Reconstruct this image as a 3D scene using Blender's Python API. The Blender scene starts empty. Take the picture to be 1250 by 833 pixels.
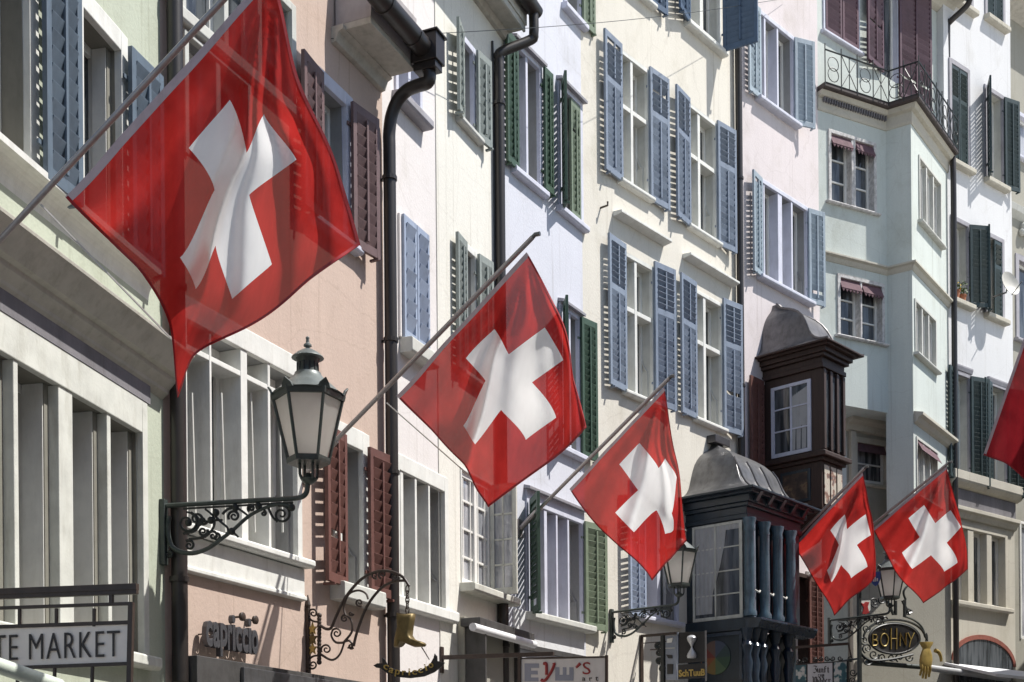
import bpy, bmesh, math, random
import numpy as np
from mathutils import Vector, Matrix
random.seed(7)
R_ = math.radians
# ------------------------------------------------------------------ camera
W0, H0, F, CX, HZ, ROLL, EYE = 1250, 833, 1600.0, 625.0, 980.0, 0.0085, 1.65
S = bpy.context.scene
cam = bpy.data.cameras.new('camera'); cam_o = bpy.data.objects.new('camera', cam)
S.collection.objects.link(cam_o); S.camera = cam_o
cam.sensor_width = 36; cam.lens = F / W0 * 36; cam.shift_y = (HZ - H0 / 2) / W0
cam.clip_start = .05; cam.clip_end = 2000
cam_o.location = (0, 0, EYE); cam_o.rotation_euler = (math.pi / 2, ROLL, 0)
# ------------------------------------------------------------------ light
SUN_EL, SUN_AZ = R_(57), R_(91.5)             # azimuth from +Y (along the street) towards +X
world = bpy.data.worlds.new('World'); S.world = world; world.use_nodes = True
wn = world.node_tree.nodes; sky = wn.new('ShaderNodeTexSky'); sky.sky_type = 'NISHITA'
sky.sun_disc = False; sky.sun_elevation = SUN_EL; sky.sun_rotation = SUN_AZ
world.node_tree.links.new(sky.outputs[0], wn['Background'].inputs[0])
wn['Background'].inputs[1].default_value = 0.10
sun = bpy.data.lights.new('sun', 'SUN'); sun.energy = 4.7; sun.angle = R_(.53); sun.color = (1, .965, .91)
sun_o = bpy.data.objects.new('sun', sun); S.collection.objects.link(sun_o)
sdir = Vector((math.sin(SUN_AZ) * math.cos(SUN_EL), math.cos(SUN_AZ) * math.cos(SUN_EL), math.sin(SUN_EL)))
sun_o.rotation_euler = sdir.to_track_quat('Z', 'Y').to_euler(); sun_o.location = (20, 10, 30)
S.view_settings.view_transform = 'Standard'; S.view_settings.look = 'None'
S.view_settings.exposure = 0.46; S.view_settings.gamma = 1
try: S.view_settings.use_curve_mapping = False
except Exception: pass
S.render.engine = 'CYCLES'; S.cycles.transparent_max_bounces = 12

# ------------------------------------------------------------------ measuring helpers
def ray(px, py):
    x = px - ROLL * (py - HZ); y = py + ROLL * (px - CX)
    return Vector(((x - CX) / F, 1.0, (HZ - y) / F))
class Fac:
    """vertical plane: s runs along it (away from the camera), d stands out to the street, z is height"""
    def __init__(self, P, t):
        self.P = Vector((P[0], P[1], 0)); self.t = Vector((t[0], t[1], 0)).normalized()
        self.n = Vector((self.t.y, -self.t.x, 0))
    def w(self, s, d, z): return self.P + self.t * s + self.n * d + Vector((0, 0, z))
    def pt(self, px, py, d=0):
        r = ray(px, py); lam = (self.n.dot(self.P) + d) / self.n.dot(r); p = r * lam
        return (p - self.P).dot(self.t), EYE + p.z
    def perp(self, s0, px, py):
        r = ray(px, py); lam = (self.t.dot(self.P) + s0) / self.t.dot(r); p = r * lam
        return (p - self.P).dot(self.n), EYE + p.z
    def rect(self, x0, x1, yt, yb, xr=None, d=0):
        xr = x0 if xr is None else xr
        s0 = self.pt(x0, (yt + yb) / 2, d)[0]; s1 = self.pt(x1, (yt + yb) / 2, d)[0]
        return (s0, s1, self.pt(xr, yb, d)[1], self.pt(xr, yt, d)[1])
    def mat(self, s=0, d=0, z=0):
        m = Matrix.Identity(4); m.col[0][:3] = self.t; m.col[1][:3] = -self.n; m.col[2][:3] = (0, 0, 1)
        m.translation = self.w(s, d, z); return m

# ------------------------------------------------------------------ materials
def mat_new(name):
    m = bpy.data.materials.new(name); m.use_nodes = True
    nt = m.node_tree; return m, nt, nt.nodes['Principled BSDF']
def nz(nt, scale, detail=4, rough=.55, vec=None):
    n = nt.nodes.new('ShaderNodeTexNoise'); n.inputs['Scale'].default_value = scale
    n.inputs['Detail'].default_value = detail; n.inputs['Roughness'].default_value = rough
    if vec: nt.links.new(vec, n.inputs['Vector'])
    return n
def mapped(nt, sc):
    tc = nt.nodes.new('ShaderNodeTexCoord'); mp = nt.nodes.new('ShaderNodeMapping')
    mp.inputs['Scale'].default_value = sc; nt.links.new(tc.outputs['Object'], mp.inputs[0]); return mp.outputs[0]
def ramp(nt, fac, stops):
    r = nt.nodes.new('ShaderNodeValToRGB'); e = r.color_ramp.elements
    while len(e) < len(stops): e.new(.5)
    for el, (p, c) in zip(e, stops): el.position = p; el.color = (*c, 1) if len(c) == 3 else c
    nt.links.new(fac, r.inputs[0]); return r.outputs[0]
def mul(c, k): return tuple(min(1, x * k) for x in c)
def mixc(nt, fac, a, b, mode='MIX'):
    m = nt.nodes.new('ShaderNodeMix'); m.data_type = 'RGBA'; m.blend_type = mode
    if isinstance(fac, float): m.inputs[0].default_value = fac
    else: nt.links.new(fac, m.inputs[0])
    for i, v in ((6, a), (7, b)):
        if isinstance(v, tuple): m.inputs[i].default_value = (*v, 1)
        else: nt.links.new(v, m.inputs[i])
    return m.outputs[2]
def bump(nt, bsdf, hgt, strength, dist):
    b = nt.nodes.new('ShaderNodeBump'); b.inputs['Strength'].default_value = strength
    b.inputs['Distance'].default_value = dist; nt.links.new(hgt, b.inputs['Height'])
    nt.links.new(b.outputs[0], bsdf.inputs['Normal'])
def plaster(name, col, dirt=.16, rough=.92, bm=.35, streak=.35):
    m, nt, b = mat_new(name); v = mapped(nt, (1, 1, 1)); vs = mapped(nt, (2.6, 2.6, .3))
    big = ramp(nt, nz(nt, .55, 6, .6, v).outputs[0], [(.3, mul(col, 1 - dirt)), (.62, col)])
    st = ramp(nt, nz(nt, 1.0, 6, .65, vs).outputs[0], [(.34, mul(col, 1 - dirt * 1.3)), (.6, col)])
    c = mixc(nt, streak, big, st)
    fine = ramp(nt, nz(nt, 38, 3, .6, v).outputs[0], [(.2, (.9, .9, .9)), (.8, (1, 1, 1))])
    c = mixc(nt, 1.0, c, fine, 'MULTIPLY')
    run = ramp(nt, nz(nt, 1.0, 5, .7, mapped(nt, (11, 11, .22))).outputs[0], [(.30, (.72, .70, .67)), (.43, (1, 1, 1))])      # rain runs
    blot = ramp(nt, nz(nt, .9, 7, .72, mapped(nt, (1, 1, .7))).outputs[0], [(.30, (.84, .83, .80)), (.47, (1, 1, 1)), (.70, (1, 1, 1)), (.76, (.95, .96, .97))])
    crk = nt.nodes.new('ShaderNodeTexVoronoi'); crk.feature = 'DISTANCE_TO_EDGE'; crk.inputs['Scale'].default_value = .9
    wob = mixc(nt, .12, v, nz(nt, 3, 4, .6, v).outputs[1]); nt.links.new(wob, crk.inputs['Vector'])
    ck = ramp(nt, crk.outputs['Distance'], [(.0, (.72, .70, .68)), (.006, (1, 1, 1))])
    for q_, k_ in ((run, .75), (blot, 1.0), (ck, .32)): c = mixc(nt, k_, c, q_, 'MULTIPLY')
    nt.links.new(c, b.inputs['Base Color'])
    b.inputs['Roughness'].default_value = rough; b.inputs['Specular IOR Level'].default_value = .2
    bump(nt, b, nz(nt, 26, 5, .7, v).outputs[0], bm, .012); return m
def paint(name, col, rough=.5, wear=.18, metal=0, spec=.4, sc=9, bm=.12):
    m, nt, b = mat_new(name); v = mapped(nt, (1, 1, 1))
    c = ramp(nt, nz(nt, sc, 6, .65, v).outputs[0], [(.28, mul(col, 1 - wear)), (.55, col), (.8, mul(col, 1 + wear * .5))])
    gr = ramp(nt, nz(nt, 1.6, 7, .7, mapped(nt, (6, 6, 1.2))).outputs[0], [(.30, (.66, .64, .60)), (.50, (1, 1, 1))])
    c = mixc(nt, min(1.0, wear * 3.2), c, gr, 'MULTIPLY')
    nt.links.new(c, b.inputs['Base Color']); b.inputs['Roughness'].default_value = rough
    b.inputs['Metallic'].default_value = metal; b.inputs['Specular IOR Level'].default_value = spec
    bump(nt, b, nz(nt, 60, 3, .6, v).outputs[0], bm, .004); return m
def wood(name, col, rough=.6, k=.45):
    m, nt, b = mat_new(name); v = mapped(nt, (22, 22, 1.3))
    c = ramp(nt, nz(nt, 2.2, 7, .65, v).outputs[0], [(.25, mul(col, 1 - k)), (.55, col), (.8, mul(col, 1 + k))])
    nt.links.new(c, b.inputs['Base Color']); b.inputs['Roughness'].default_value = rough
    bump(nt, b, nz(nt, 6, 5, .6, v).outputs[0], .25, .004); return m
def glassy(name, dark=(.03, .035, .04), light=(.10, .11, .12), rough=.06):
    m, nt, b = mat_new(name); v = mapped(nt, (5, 5, .6))
    c = ramp(nt, nz(nt, 2.0, 4, .5, v).outputs[0], [(.42, dark), (.6, light)])
    nt.links.new(c, b.inputs['Base Color']); b.inputs['Roughness'].default_value = rough
    b.inputs['Specular IOR Level'].default_value = .7
    bump(nt, b, nz(nt, 2.5, 2, .5, mapped(nt, (1, 1, 1))).outputs[0], .08, .02); return m
M = dict(
    green=plaster('pale_green_plaster', (.54, .58, .47)), salmon=plaster('salmon_plaster', (.61, .475, .40), .14),
    pinkwhite=plaster('pinkish_white_plaster', (.77, .73, .71), .06), ivory=plaster('ivory_plaster', (.78, .76, .69), .07),
    lavender=plaster('lavender_plaster', (.665, .675, .735), .08), cream=plaster('cream_plaster', (.76, .72, .635), .10),
    pink=plaster('pink_plaster', (.73, .665, .665), .08), mint=plaster('mint_plaster', (.63, .675, .635), .13),
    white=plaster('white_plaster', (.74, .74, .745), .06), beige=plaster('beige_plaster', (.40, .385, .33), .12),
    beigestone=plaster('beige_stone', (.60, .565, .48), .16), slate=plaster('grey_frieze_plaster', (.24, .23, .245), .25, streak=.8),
    stone=paint('white_painted_stone', (.72, .72, .68), .75, .13, sc=5, bm=.3), stone2=paint('grey_painted_stone', (.56, .56, .52), .8, .14, sc=5, bm=.3),
    bluestone=paint('bluish_painted_stone', (.60, .61, .70), .75, .12, sc=5, bm=.3), greystone=paint('dark_grey_stone', (.36, .35, .38), .8, .18, sc=5, bm=.3),
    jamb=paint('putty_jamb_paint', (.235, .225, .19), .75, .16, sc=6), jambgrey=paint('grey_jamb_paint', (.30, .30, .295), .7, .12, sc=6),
    worn=paint('weathered_white_paint', (.62, .60, .585), .8, .45, sc=14, bm=.4),
    sash=paint('white_sash_paint', (.78, .77, .73), .45, .08), oldsash=paint('old_cream_sash_paint', (.58, .58, .52), .5, .2),
    glass=glassy('window_glass'), curtain=glassy('window_glass_with_net_curtain', (.04, .045, .05), (.26, .26, .27)),
    netglass=glassy('window_glass_with_white_curtain', (.22, .23, .25), (.5, .5, .52)),
    sh_blue=paint('blue_shutter_paint', (.245, .29, .36), .5, .14), sh_dblue=paint('dark_blue_shutter_paint', (.085, .13, .20), .5, .14),
    sh_b1=paint('steel_blue_shutter_paint', (.135, .175, .215), .45, .15), sh_pale=paint('pale_blue_shutter_paint', (.37, .44, .49), .5, .12),
    sh_ice=paint('ice_blue_shutter_paint', (.36, .42, .53), .5, .12),
    sh_green=paint('light_green_shutter_paint', (.225, .275, .185), .5, .15), sh_dgreen=paint('dark_and_shaded_green_shutter', (.055, .10, .065), .5, .15),
    sh_olive=paint('grey_green_shutter_paint', (.30, .33, .30), .5, .15), sh_brown=paint('brown_red_shutter_paint', (.165, .075, .06), .5, .2),
    sh_violet=paint('plum_shutter_paint', (.115, .06, .075), .5, .15), sh_dark=paint('bottle_green_shutter_paint', (.040, .062, .062), .45, .2),
    sh_mauve=paint('mauve_grey_shutter_paint', (.33, .31, .36), .5, .15),
    iron=paint('black_iron', (.022, .026, .025), .45, .3), ironb=paint('brown_iron', (.055, .038, .03), .5, .3),
    greeniron=paint('green_black_iron', (.05, .062, .058), .4, .25), pipe=paint('brown_black_downpipe', (.028, .023, .021), .38, .2, .0, .5),
    zinc=paint('zinc_sheet', (.20, .20, .205), .36, .3, .75, .5), darkzinc=paint('dark_zinc_sheet', (.12, .115, .12), .40, .22, .6, .5),
    eave=paint('eave_board_paint', (.50, .475, .42), .7, .2), soffit=paint('mauve_soffit_paint', (.40, .365, .36), .75, .12),
    brownwood=wood('dark_brown_wood', (.044, .023, .017)), blackwood=paint('blue_black_painted_wood', (.018, .030, .042), .32, .3, 0, .55),
    redwood=wood('red_brown_wood', (.17, .075, .055)), steel=paint('brushed_pole', (.42, .385, .37), .35, .15, .5),
    whitemetal=paint('white_enamel', (.80, .80, .80), .35, .05), gold=paint('gold_leaf', (.46, .33, .10), .40, .25, .35),
    dullgold=paint('old_gold_paint', (.17, .125, .05), .5, .5, .45), letterg=paint('grey_metal_letters', (.12, .12, .13), .4, .15, .5),
    panel=paint('grey_sign_panel', (.86, .76, .67), .5, .08), panel2=paint('warm_grey_sign_panel', (.64, .62, .60), .45, .06),
    ink=paint('dark_brown_ink', (.035, .027, .025), .5, .1), redink=paint('dark_red_ink', (.30, .035, .035), .5, .1),
    greyink=paint('blue_grey_ink', (.27, .285, .34), .5, .1), blackpanel=paint('black_sign_panel', (.022, .021, .022), .4, .3),
    milk=paint('frosted_lantern_glass', (.66, .63, .61), .25, .07), teal=paint('teal_panel', (.03, .11, .14), .4, .3),
    bluepaint=paint('blue_shield_paint', (.05, .10, .33), .4, .2), redpaint=paint('red_emblem_paint', (.35, .03, .03), .4, .3),
    terracotta=paint('terracotta', (.42, .17, .09), .8, .2), leaf=paint('plant_leaves', (.08, .13, .035), .6, .5, sc=30),
    yellow=paint('yellow_petals', (.75, .5, .06), .6, .3), rope=paint('pale_cord', (.52, .50, .47), .8, .2),
    valance=paint('plum_awning_cloth', (.15, .085, .10), .85, .25), awnwhite=paint('white_awning_cloth', (.72, .72, .73), .8, .08),
    awngrey=paint('grey_shop_front', (.075, .072, .07), .5, .3), brick=paint('red_arch_stone', (.27, .085, .06), .8, .25),
    darkred=paint('rust_brown', (.062, .046, .042), .6, .25),
)
def brick_wall():
    m, nt, b = mat_new('cobbled_paving'); v = mapped(nt, (1, 1, 1))
    t = nt.nodes.new('ShaderNodeTexVoronoi'); t.inputs['Scale'].default_value = 9; nt.links.new(v, t.inputs['Vector'])
    c = ramp(nt, t.outputs['Distance'], [(.0, (.30, .29, .27)), (.55, (.26, .25, .235)), (.8, (.13, .125, .12))])
    nt.links.new(c, b.inputs['Base Color']); b.inputs['Roughness'].default_value = .85; return m
M['cobble'] = brick_wall()
def flag_mat(name, red=(.50, .030, .026), cross=True, transp=.065):
    m, nt, b = mat_new(name); L = nt.links; N = nt.nodes
    uv = N.new('ShaderNodeTexCoord'); sx = N.new('ShaderNodeSeparateXYZ'); L.new(uv.outputs['UV'], sx.inputs[0])
    def M2(op, a, bb):
        n = N.new('ShaderNodeMath'); n.operation = op
        for i, q in enumerate((a, bb)):
            if q is None: continue
            if isinstance(q, (int, float)): n.inputs[i].default_value = q
            else: L.new(q, n.inputs[i])
        return n.outputs[0]
    au = M2('ABSOLUTE', M2('SUBTRACT', sx.outputs[0], .5), None); av = M2('ABSOLUTE', M2('SUBTRACT', sx.outputs[1], .5), None)
    hw, ex = .105, .3125
    a1 = M2('MULTIPLY', M2('LESS_THAN', au, hw), M2('LESS_THAN', av, ex)); a2 = M2('MULTIPLY', M2('LESS_THAN', av, hw), M2('LESS_THAN', au, ex))
    cr = M2('MAXIMUM', a1, a2)
    v = mapped(nt, (1, 1, 1))
    rd = ramp(nt, nz(nt, 5, 4, .6, v).outputs[0], [(.3, mul(red, .86)), (.7, mul(red, 1.08))])
    wh = ramp(nt, nz(nt, 5, 4, .6, v).outputs[0], [(.3, (.86, .86, .86)), (.7, (.92, .92, .92))])
    col = mixc(nt, cr, rd, wh) if cross else rd
    df = N.new('ShaderNodeBsdfDiffuse'); tr = N.new('ShaderNodeBsdfTranslucent'); tp = N.new('ShaderNodeBsdfTransparent')
    L.new(col, df.inputs[0]); L.new(col, tr.inputs[0])
    wv = N.new('ShaderNodeTexWave'); wv.inputs['Scale'].default_value = 160; wv.inputs['Distortion'].default_value = .6
    L.new(uv.outputs['UV'], wv.inputs['Vector'])
    mpu = N.new('ShaderNodeMapping'); mpu.inputs['Scale'].default_value = (3.2, 1.1, 1); mpu.inputs['Rotation'].default_value = (0, 0, .5); L.new(uv.outputs['UV'], mpu.inputs[0])
    cw = nz(nt, 1.5, 2, .4, mpu.outputs[0]); bp0 = N.new('ShaderNodeBump'); bp0.inputs['Strength'].default_value = .22; bp0.inputs['Distance'].default_value = .10; L.new(cw.outputs[0], bp0.inputs['Height'])
    bp = N.new('ShaderNodeBump'); bp.inputs['Strength'].default_value = .08; bp.inputs['Distance'].default_value = .002
    L.new(wv.outputs[1], bp.inputs['Height']); L.new(bp0.outputs[0], bp.inputs['Normal']); L.new(bp.outputs[0], df.inputs['Normal']); L.new(bp.outputs[0], tr.inputs['Normal'])
    mx = N.new('ShaderNodeMixShader'); mx.inputs[0].default_value = .58; L.new(df.outputs[0], mx.inputs[1]); L.new(tr.outputs[0], mx.inputs[2])
    m2 = N.new('ShaderNodeMixShader'); L.new(mx.outputs[0], m2.inputs[1]); L.new(tp.outputs[0], m2.inputs[2])
    tf = M2('MULTIPLY', M2('SUBTRACT', 1.0, M2('MULTIPLY', cr, .75)), transp); L.new(tf, m2.inputs[0])
    L.new(m2.outputs[0], N['Material Output'].inputs[0]); return m
def wheel_mat():
    m, nt, b = mat_new('painted_colour_wheel'); L = nt.links; N = nt.nodes
    tc = N.new('ShaderNodeTexCoord'); mp = N.new('ShaderNodeMapping'); mp.inputs['Location'].default_value = (-.5, -.5, -.5); L.new(tc.outputs['Generated'], mp.inputs[0])
    sx = N.new('ShaderNodeSeparateXYZ'); L.new(mp.outputs[0], sx.inputs[0]); at = N.new('ShaderNodeMath'); at.operation = 'ARCTAN2'; L.new(sx.outputs[2], at.inputs[0]); L.new(sx.outputs[1], at.inputs[1])
    ma = N.new('ShaderNodeMapRange'); ma.inputs[1].default_value = -math.pi; ma.inputs[2].default_value = math.pi; L.new(at.outputs[0], ma.inputs[0])
    r = N.new('ShaderNodeValToRGB'); r.color_ramp.interpolation = 'CONSTANT'; e = r.color_ramp.elements
    cs = [(.05, .10, .06), (.10, .16, .08), (.25, .16, .05), (.30, .10, .04), (.22, .05, .04), (.16, .10, .08), (.07, .09, .14), (.04, .07, .07)]
    while len(e) < 8: e.new(.5)
    for i, c in enumerate(cs): e[i].position = i / 8; e[i].color = (*mul(c, .8), 1)
    L.new(ma.outputs[0], r.inputs[0]); L.new(r.outputs[0], b.inputs['Base Color']); b.inputs['Roughness'].default_value = .5; return m
M['wheel'] = wheel_mat()
def picture(name, stops, sc):
    m, nt, b = mat_new(name); v = mapped(nt, (1, 1, 1)); L = nt.links
    L.new(ramp(nt, nz(nt, sc, 3, .5, v).outputs[0], stops), b.inputs['Base Color']); b.inputs['Roughness'].default_value = .55; return m
M['oldpicture'] = picture('dark_old_painting', [(.40, (.035, .022, .017)), (.55, (.075, .045, .03)), (.62, (.16, .11, .06)), (.7, (.10, .03, .02))], 7)
M['palepicture'] = picture('pale_painted_panel', [(.40, (.48, .44, .36)), (.52, (.55, .5, .42)), (.60, (.25, .13, .09)), (.7, (.12, .12, .12))], 9)
M['creature'] = picture('teal_panel_with_white_figure', [(.42, (.03, .10, .13)), (.5, (.05, .16, .18)), (.56, (.55, .57, .55)), (.8, (.7, .7, .68))], 8)
M['palegreen'] = paint('pale_green_white_paint', (.62, .68, .60), .45, .1); M['silver'] = paint('silver_tube', (.55, .56, .57), .3, .08, .3); M['dish'] = paint('dish_enamel', (.55, .53, .48), .5, .12)
M['whitepanel'] = paint('white_sign_panel', (.62, .63, .66), .5, .12, sc=6)
M['palestone'] = paint('pale_greenish_stone', (.63, .635, .58), .8, .2, sc=4, bm=.35); M['grimeshadestone'] = paint('grimy_shaded_cornice_stone', (.48, .46, .40), .85, .18, sc=5, bm=.4); M['sh_upbrown'] = paint('mauve_brown_shutter_paint', (.17, .105, .10), .5, .2)
def milk_mat():
    m, nt, b = mat_new('frosted_pane'); L = nt.links; N = nt.nodes
    d = N.new('ShaderNodeBsdfDiffuse'); t = N.new('ShaderNodeBsdfTranslucent'); g = N.new('ShaderNodeBsdfGlossy'); g.inputs['Roughness'].default_value = .25
    c = ramp(nt, nz(nt, 7, 5, .6, mapped(nt, (1, 1, .5))).outputs[0], [(.3, (.90, .87, .83)), (.6, (.98, .96, .92))]); L.new(c, d.inputs[0]); L.new(c, t.inputs[0])
    a = N.new('ShaderNodeMixShader'); a.inputs[0].default_value = .8; L.new(d.outputs[0], a.inputs[1]); L.new(t.outputs[0], a.inputs[2])
    e = N.new('ShaderNodeMixShader'); e.inputs[0].default_value = .06; L.new(a.outputs[0], e.inputs[1]); L.new(g.outputs[0], e.inputs[2]); L.new(e.outputs[0], N['Material Output'].inputs[0]); return m
M['milk'] = milk_mat()
M['curtainlace'] = paint('net_curtain', (.40, .40, .40), .9, .12, sc=6)
M['blueblack'] = paint('blue_black_gloss_paint', (.026, .042, .066), .22, .35, 0, .6); M['bluecol'] = paint('slate_blue_gloss_paint', (.07, .115, .15), .2, .3, 0, .6); M['bluepost'] = paint('blue_grey_gloss_paint', (.24, .27, .33), .25, .2, 0, .5)
M['darkzincroof'] = paint('weathered_zinc_roof', (.16, .157, .165), .40, .3, .7, .5)
M['flag'] = flag_mat('red_flag_cloth_with_white_cross'); M['flagshaded'] = flag_mat('shade_darkened_flag_cloth', (.24, .014, .02), False, .03)  # second cloth is the same red, darkened to stand for shade
M['hem'] = paint('pale_hem_webbing', (.50, .40, .41), .8, .15); M['redhem'] = paint('red_hem', (.27, .012, .016), .8, .2)

for k_, m_ in M.items():
    if k_.startswith('sh_'):
        nt = m_.node_tree; bs = nt.nodes['Principled BSDF']; lk = bs.inputs['Base Color'].links[0]; src = lk.from_socket
        oi = nt.nodes.new('ShaderNodeObjectInfo'); r_ = ramp(nt, oi.outputs['Random'], [(0, (.84, .85, .88)), (1, (1.0, 1.0, 1.0))])
        nt.links.new(mixc(nt, 1.0, src, r_, 'MULTIPLY'), bs.inputs['Base Color'])
# ------------------------------------------------------------------ mesh builder (everything kept in world space, localised on build)
WM = {}
def link(o): S.collection.objects.link(o); return o
class MB:
    def __init__(self, fac): self.f = fac; self.v = []; self.q = []; self.uv = None
    def vs(self, pts): i = len(self.v); self.v += [self.f.w(*p) for p in pts]; return i
    def quad(self, a, b, c, d): i = self.vs([a, b, c, d]); self.q.append((i, i + 1, i + 2, i + 3)); return self
    def box(self, s0, s1, d0, d1, z0, z1):
        i = self.vs([(s, d, z) for z in (z0, z1) for d in (d0, d1) for s in (s0, s1)])
        for a in ((0, 1, 3, 2), (4, 6, 7, 5), (0, 4, 5, 1), (2, 3, 7, 6), (0, 2, 6, 4), (1, 5, 7, 3)): self.q.append(tuple(i + k for k in a))
        return self
    def obox(self, c, ax, ay, az):
        """oriented box: centre and three half-axis vectors, in (s,d,z)"""
        c, ax, ay, az = map(Vector, (c, ax, ay, az))
        i = self.vs([tuple(c + ax * x + ay * y + az * z) for z in (-1, 1) for y in (-1, 1) for x in (-1, 1)])
        for a in ((0, 1, 3, 2), (4, 6, 7, 5), (0, 4, 5, 1), (2, 3, 7, 6), (0, 2, 6, 4), (1, 5, 7, 3)): self.q.append(tuple(i + k for k in a))
        return self
    def prism(self, pts, ext):
        """closed polygon of (s,d,z) points extruded by vector ext"""
        n = len(pts); e = Vector(ext)
        i = self.vs(pts); j = self.vs([tuple(Vector(p) + e) for p in pts])
        self.q.append(tuple(range(i, i + n))); self.q.append(tuple(range(j + n - 1, j - 1, -1)))
        for k in range(n): self.q.append((i + k, i + (k + 1) % n, j + (k + 1) % n, j + k))
        return self
    def ext_s(self, dz, s0, s1): return self.prism([(s0, d, z) for d, z in dz], (s1 - s0, 0, 0))
    def tube(self, path, r, seg=7, taper=None, closed=False):
        P = [Vector(p) for p in path]; n = len(P); rings = []
        up = Vector((0.3, .2, 1)).normalized(); prev = None
        for k in range(n):
            t = (P[min(k + 1, n - 1)] - P[max(k - 1, 0)])
            if t.length < 1e-9: t = Vector((0, 0, 1))
            t.normalize()
            a = (prev - t * prev.dot(t)) if prev is not None else t.cross(up)
            if a.length < 1e-6: a = t.cross(Vector((1, 0, 0)))
            a.normalize(); prev = a; b = t.cross(a)
            rr = r if taper is None else r * (1 + (taper - 1) * k / max(1, n - 1))
            rings.append(self.vs([tuple(P[k] + (a * math.cos(q) + b * math.sin(q)) * rr) for q in [2 * math.pi * m / seg for m in range(seg)]]))
        for k in range(n - 1):
            for m in range(seg): self.q.append((rings[k] + m, rings[k] + (m + 1) % seg, rings[k + 1] + (m + 1) % seg, rings[k + 1] + m))
        self.q.append(tuple(rings[0] + m for m in range(seg))[::-1]); self.q.append(tuple(rings[-1] + m for m in range(seg)))
        return self
    def lathe(self, c, prof, seg=16, rot=0, a0=0, a1=2 * math.pi):
        full = abs(a1 - a0) > 6.2; rings = []
        for r, z in prof:
            rings.append(self.vs([(c[0] + r * math.cos(rot + a0 + (a1 - a0) * m / seg), c[1] + r * math.sin(rot + a0 + (a1 - a0) * m / seg), c[2] + z) for m in range(seg + (0 if full else 1))]))
        K = seg
        for k in range(len(prof) - 1):
            for m in range(K):
                m2 = (m + 1) % seg if full else m + 1
                self.q.append((rings[k] + m, rings[k] + m2, rings[k + 1] + m2, rings[k + 1] + m))
        if full:
            self.q.append(tuple(rings[0] + m for m in range(seg))[::-1]); self.q.append(tuple(rings[-1] + m for m in range(seg)))
        return self
    def ball(self, c, r, seg=10):
        return self.lathe(c, [(max(1e-4, r * math.sin(a)), -r * math.cos(a)) for a in [math.pi * k / 7 for k in range(8)]], seg)
    def loft(self, rings, caps=True):
        ii = [self.vs(r) for r in rings]; n = len(rings[0])
        for k in range(len(rings) - 1):
            for m in range(n): self.q.append((ii[k] + m, ii[k] + (m + 1) % n, ii[k + 1] + (m + 1) % n, ii[k + 1] + m))
        if caps: self.q.append(tuple(range(ii[0], ii[0] + n))[::-1]); self.q.append(tuple(range(ii[-1], ii[-1] + n)))
        return self
    def grid(self, s0, s1, z0, z1, holes, d=0):
        ss = sorted({s0, s1, *[min(max(h[i], s0), s1) for h in holes for i in (0, 1)]}); zs = sorted({z0, z1, *[min(max(h[i], z0), z1) for h in holes for i in (2, 3)]})
        for a, b in zip(ss, ss[1:]):
            run = None
            for c, e in zip(zs, zs[1:]):
                sm, zm = (a + b) / 2, (c + e) / 2
                if any(h[0] < sm < h[1] and h[2] < zm < h[3] for h in holes):
                    if run is not None: self.quad((a, d, run), (b, d, run), (b, d, c), (a, d, c)); run = None
                elif run is None: run = c
            if run is not None: self.quad((a, d, run), (b, d, run), (b, d, z1), (a, d, z1))
        return self
    def text(self, body, fn, ext=.01, off=0.0, shear=0, size=1.0, spacing=1.0):
        """flat text outline; fn maps text (x, y, depth) to (s,d,z)"""
        cu = bpy.data.curves.new('t', 'FONT'); cu.body = body; cu.extrude = ext; cu.offset = off; cu.shear = shear; cu.size = size; cu.space_character = spacing; cu.resolution_u = 3
        o = bpy.data.objects.new('t', cu); link(o); dg = bpy.context.evaluated_depsgraph_get()
        me = bpy.data.meshes.new_from_object(o.evaluated_get(dg)); i = len(self.v)
        xs = [v.co.x for v in me.vertices]; ys = [v.co.y for v in me.vertices]
        bb = (min(xs), max(xs), min(ys), max(ys))
        self.v += [self.f.w(*fn(v.co.x, v.co.y, v.co.z, bb)) for v in me.vertices]
        self.q += [tuple(i + k for k in p.vertices) for p in me.polygons]
        bpy.data.objects.remove(o); bpy.data.curves.remove(cu); bpy.data.meshes.remove(me); return self
    def build(self, name, mat, parent=None, bevel=0, smooth=False):
        inv = WM[parent.name].inverted() if parent else Matrix.Identity(4)
        me = bpy.data.meshes.new(name); me.from_pydata([tuple(inv @ p) for p in self.v], [], self.q)
        if self.uv: 
            ul = me.uv_layers.new(name='UVMap')
            for lp in me.loops: ul.data[lp.index].uv = self.uv[lp.vertex_index]
        bm = bmesh.new(); bm.from_mesh(me); bmesh.ops.remove_doubles(bm, verts=bm.verts, dist=1e-5) if not self.uv else None
        bmesh.ops.recalc_face_normals(bm, faces=bm.faces)
        bm.to_mesh(me); bm.free(); me.materials.append(M[mat] if isinstance(mat, str) else mat)
        o = bpy.data.objects.new(name, me); link(o)
        if parent: o.parent = parent; WM[o.name] = WM[parent.name]
        else: WM[o.name] = Matrix.Identity(4)
        if bevel:
            b = o.modifiers.new('bevel', 'BEVEL'); b.width = bevel; b.segments = 2; b.limit_method = 'ANGLE'; b.angle_limit = R_(40)
        if smooth:
            for p in me.polygons: p.use_smooth = True
            if smooth != 'all': me.set_sharp_from_angle(angle=R_(45))
        return o
def thing(name, label, cat, fac, s=0, d=0, z=0, group=None):
    o = bpy.data.objects.new(name, None); link(o); o.empty_display_size = .2
    m = fac.mat(s, d, z); o.matrix_world = m; WM[o.name] = m
    o['label'] = label; o['category'] = cat
    if group: o['group'] = group
    return o

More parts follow.
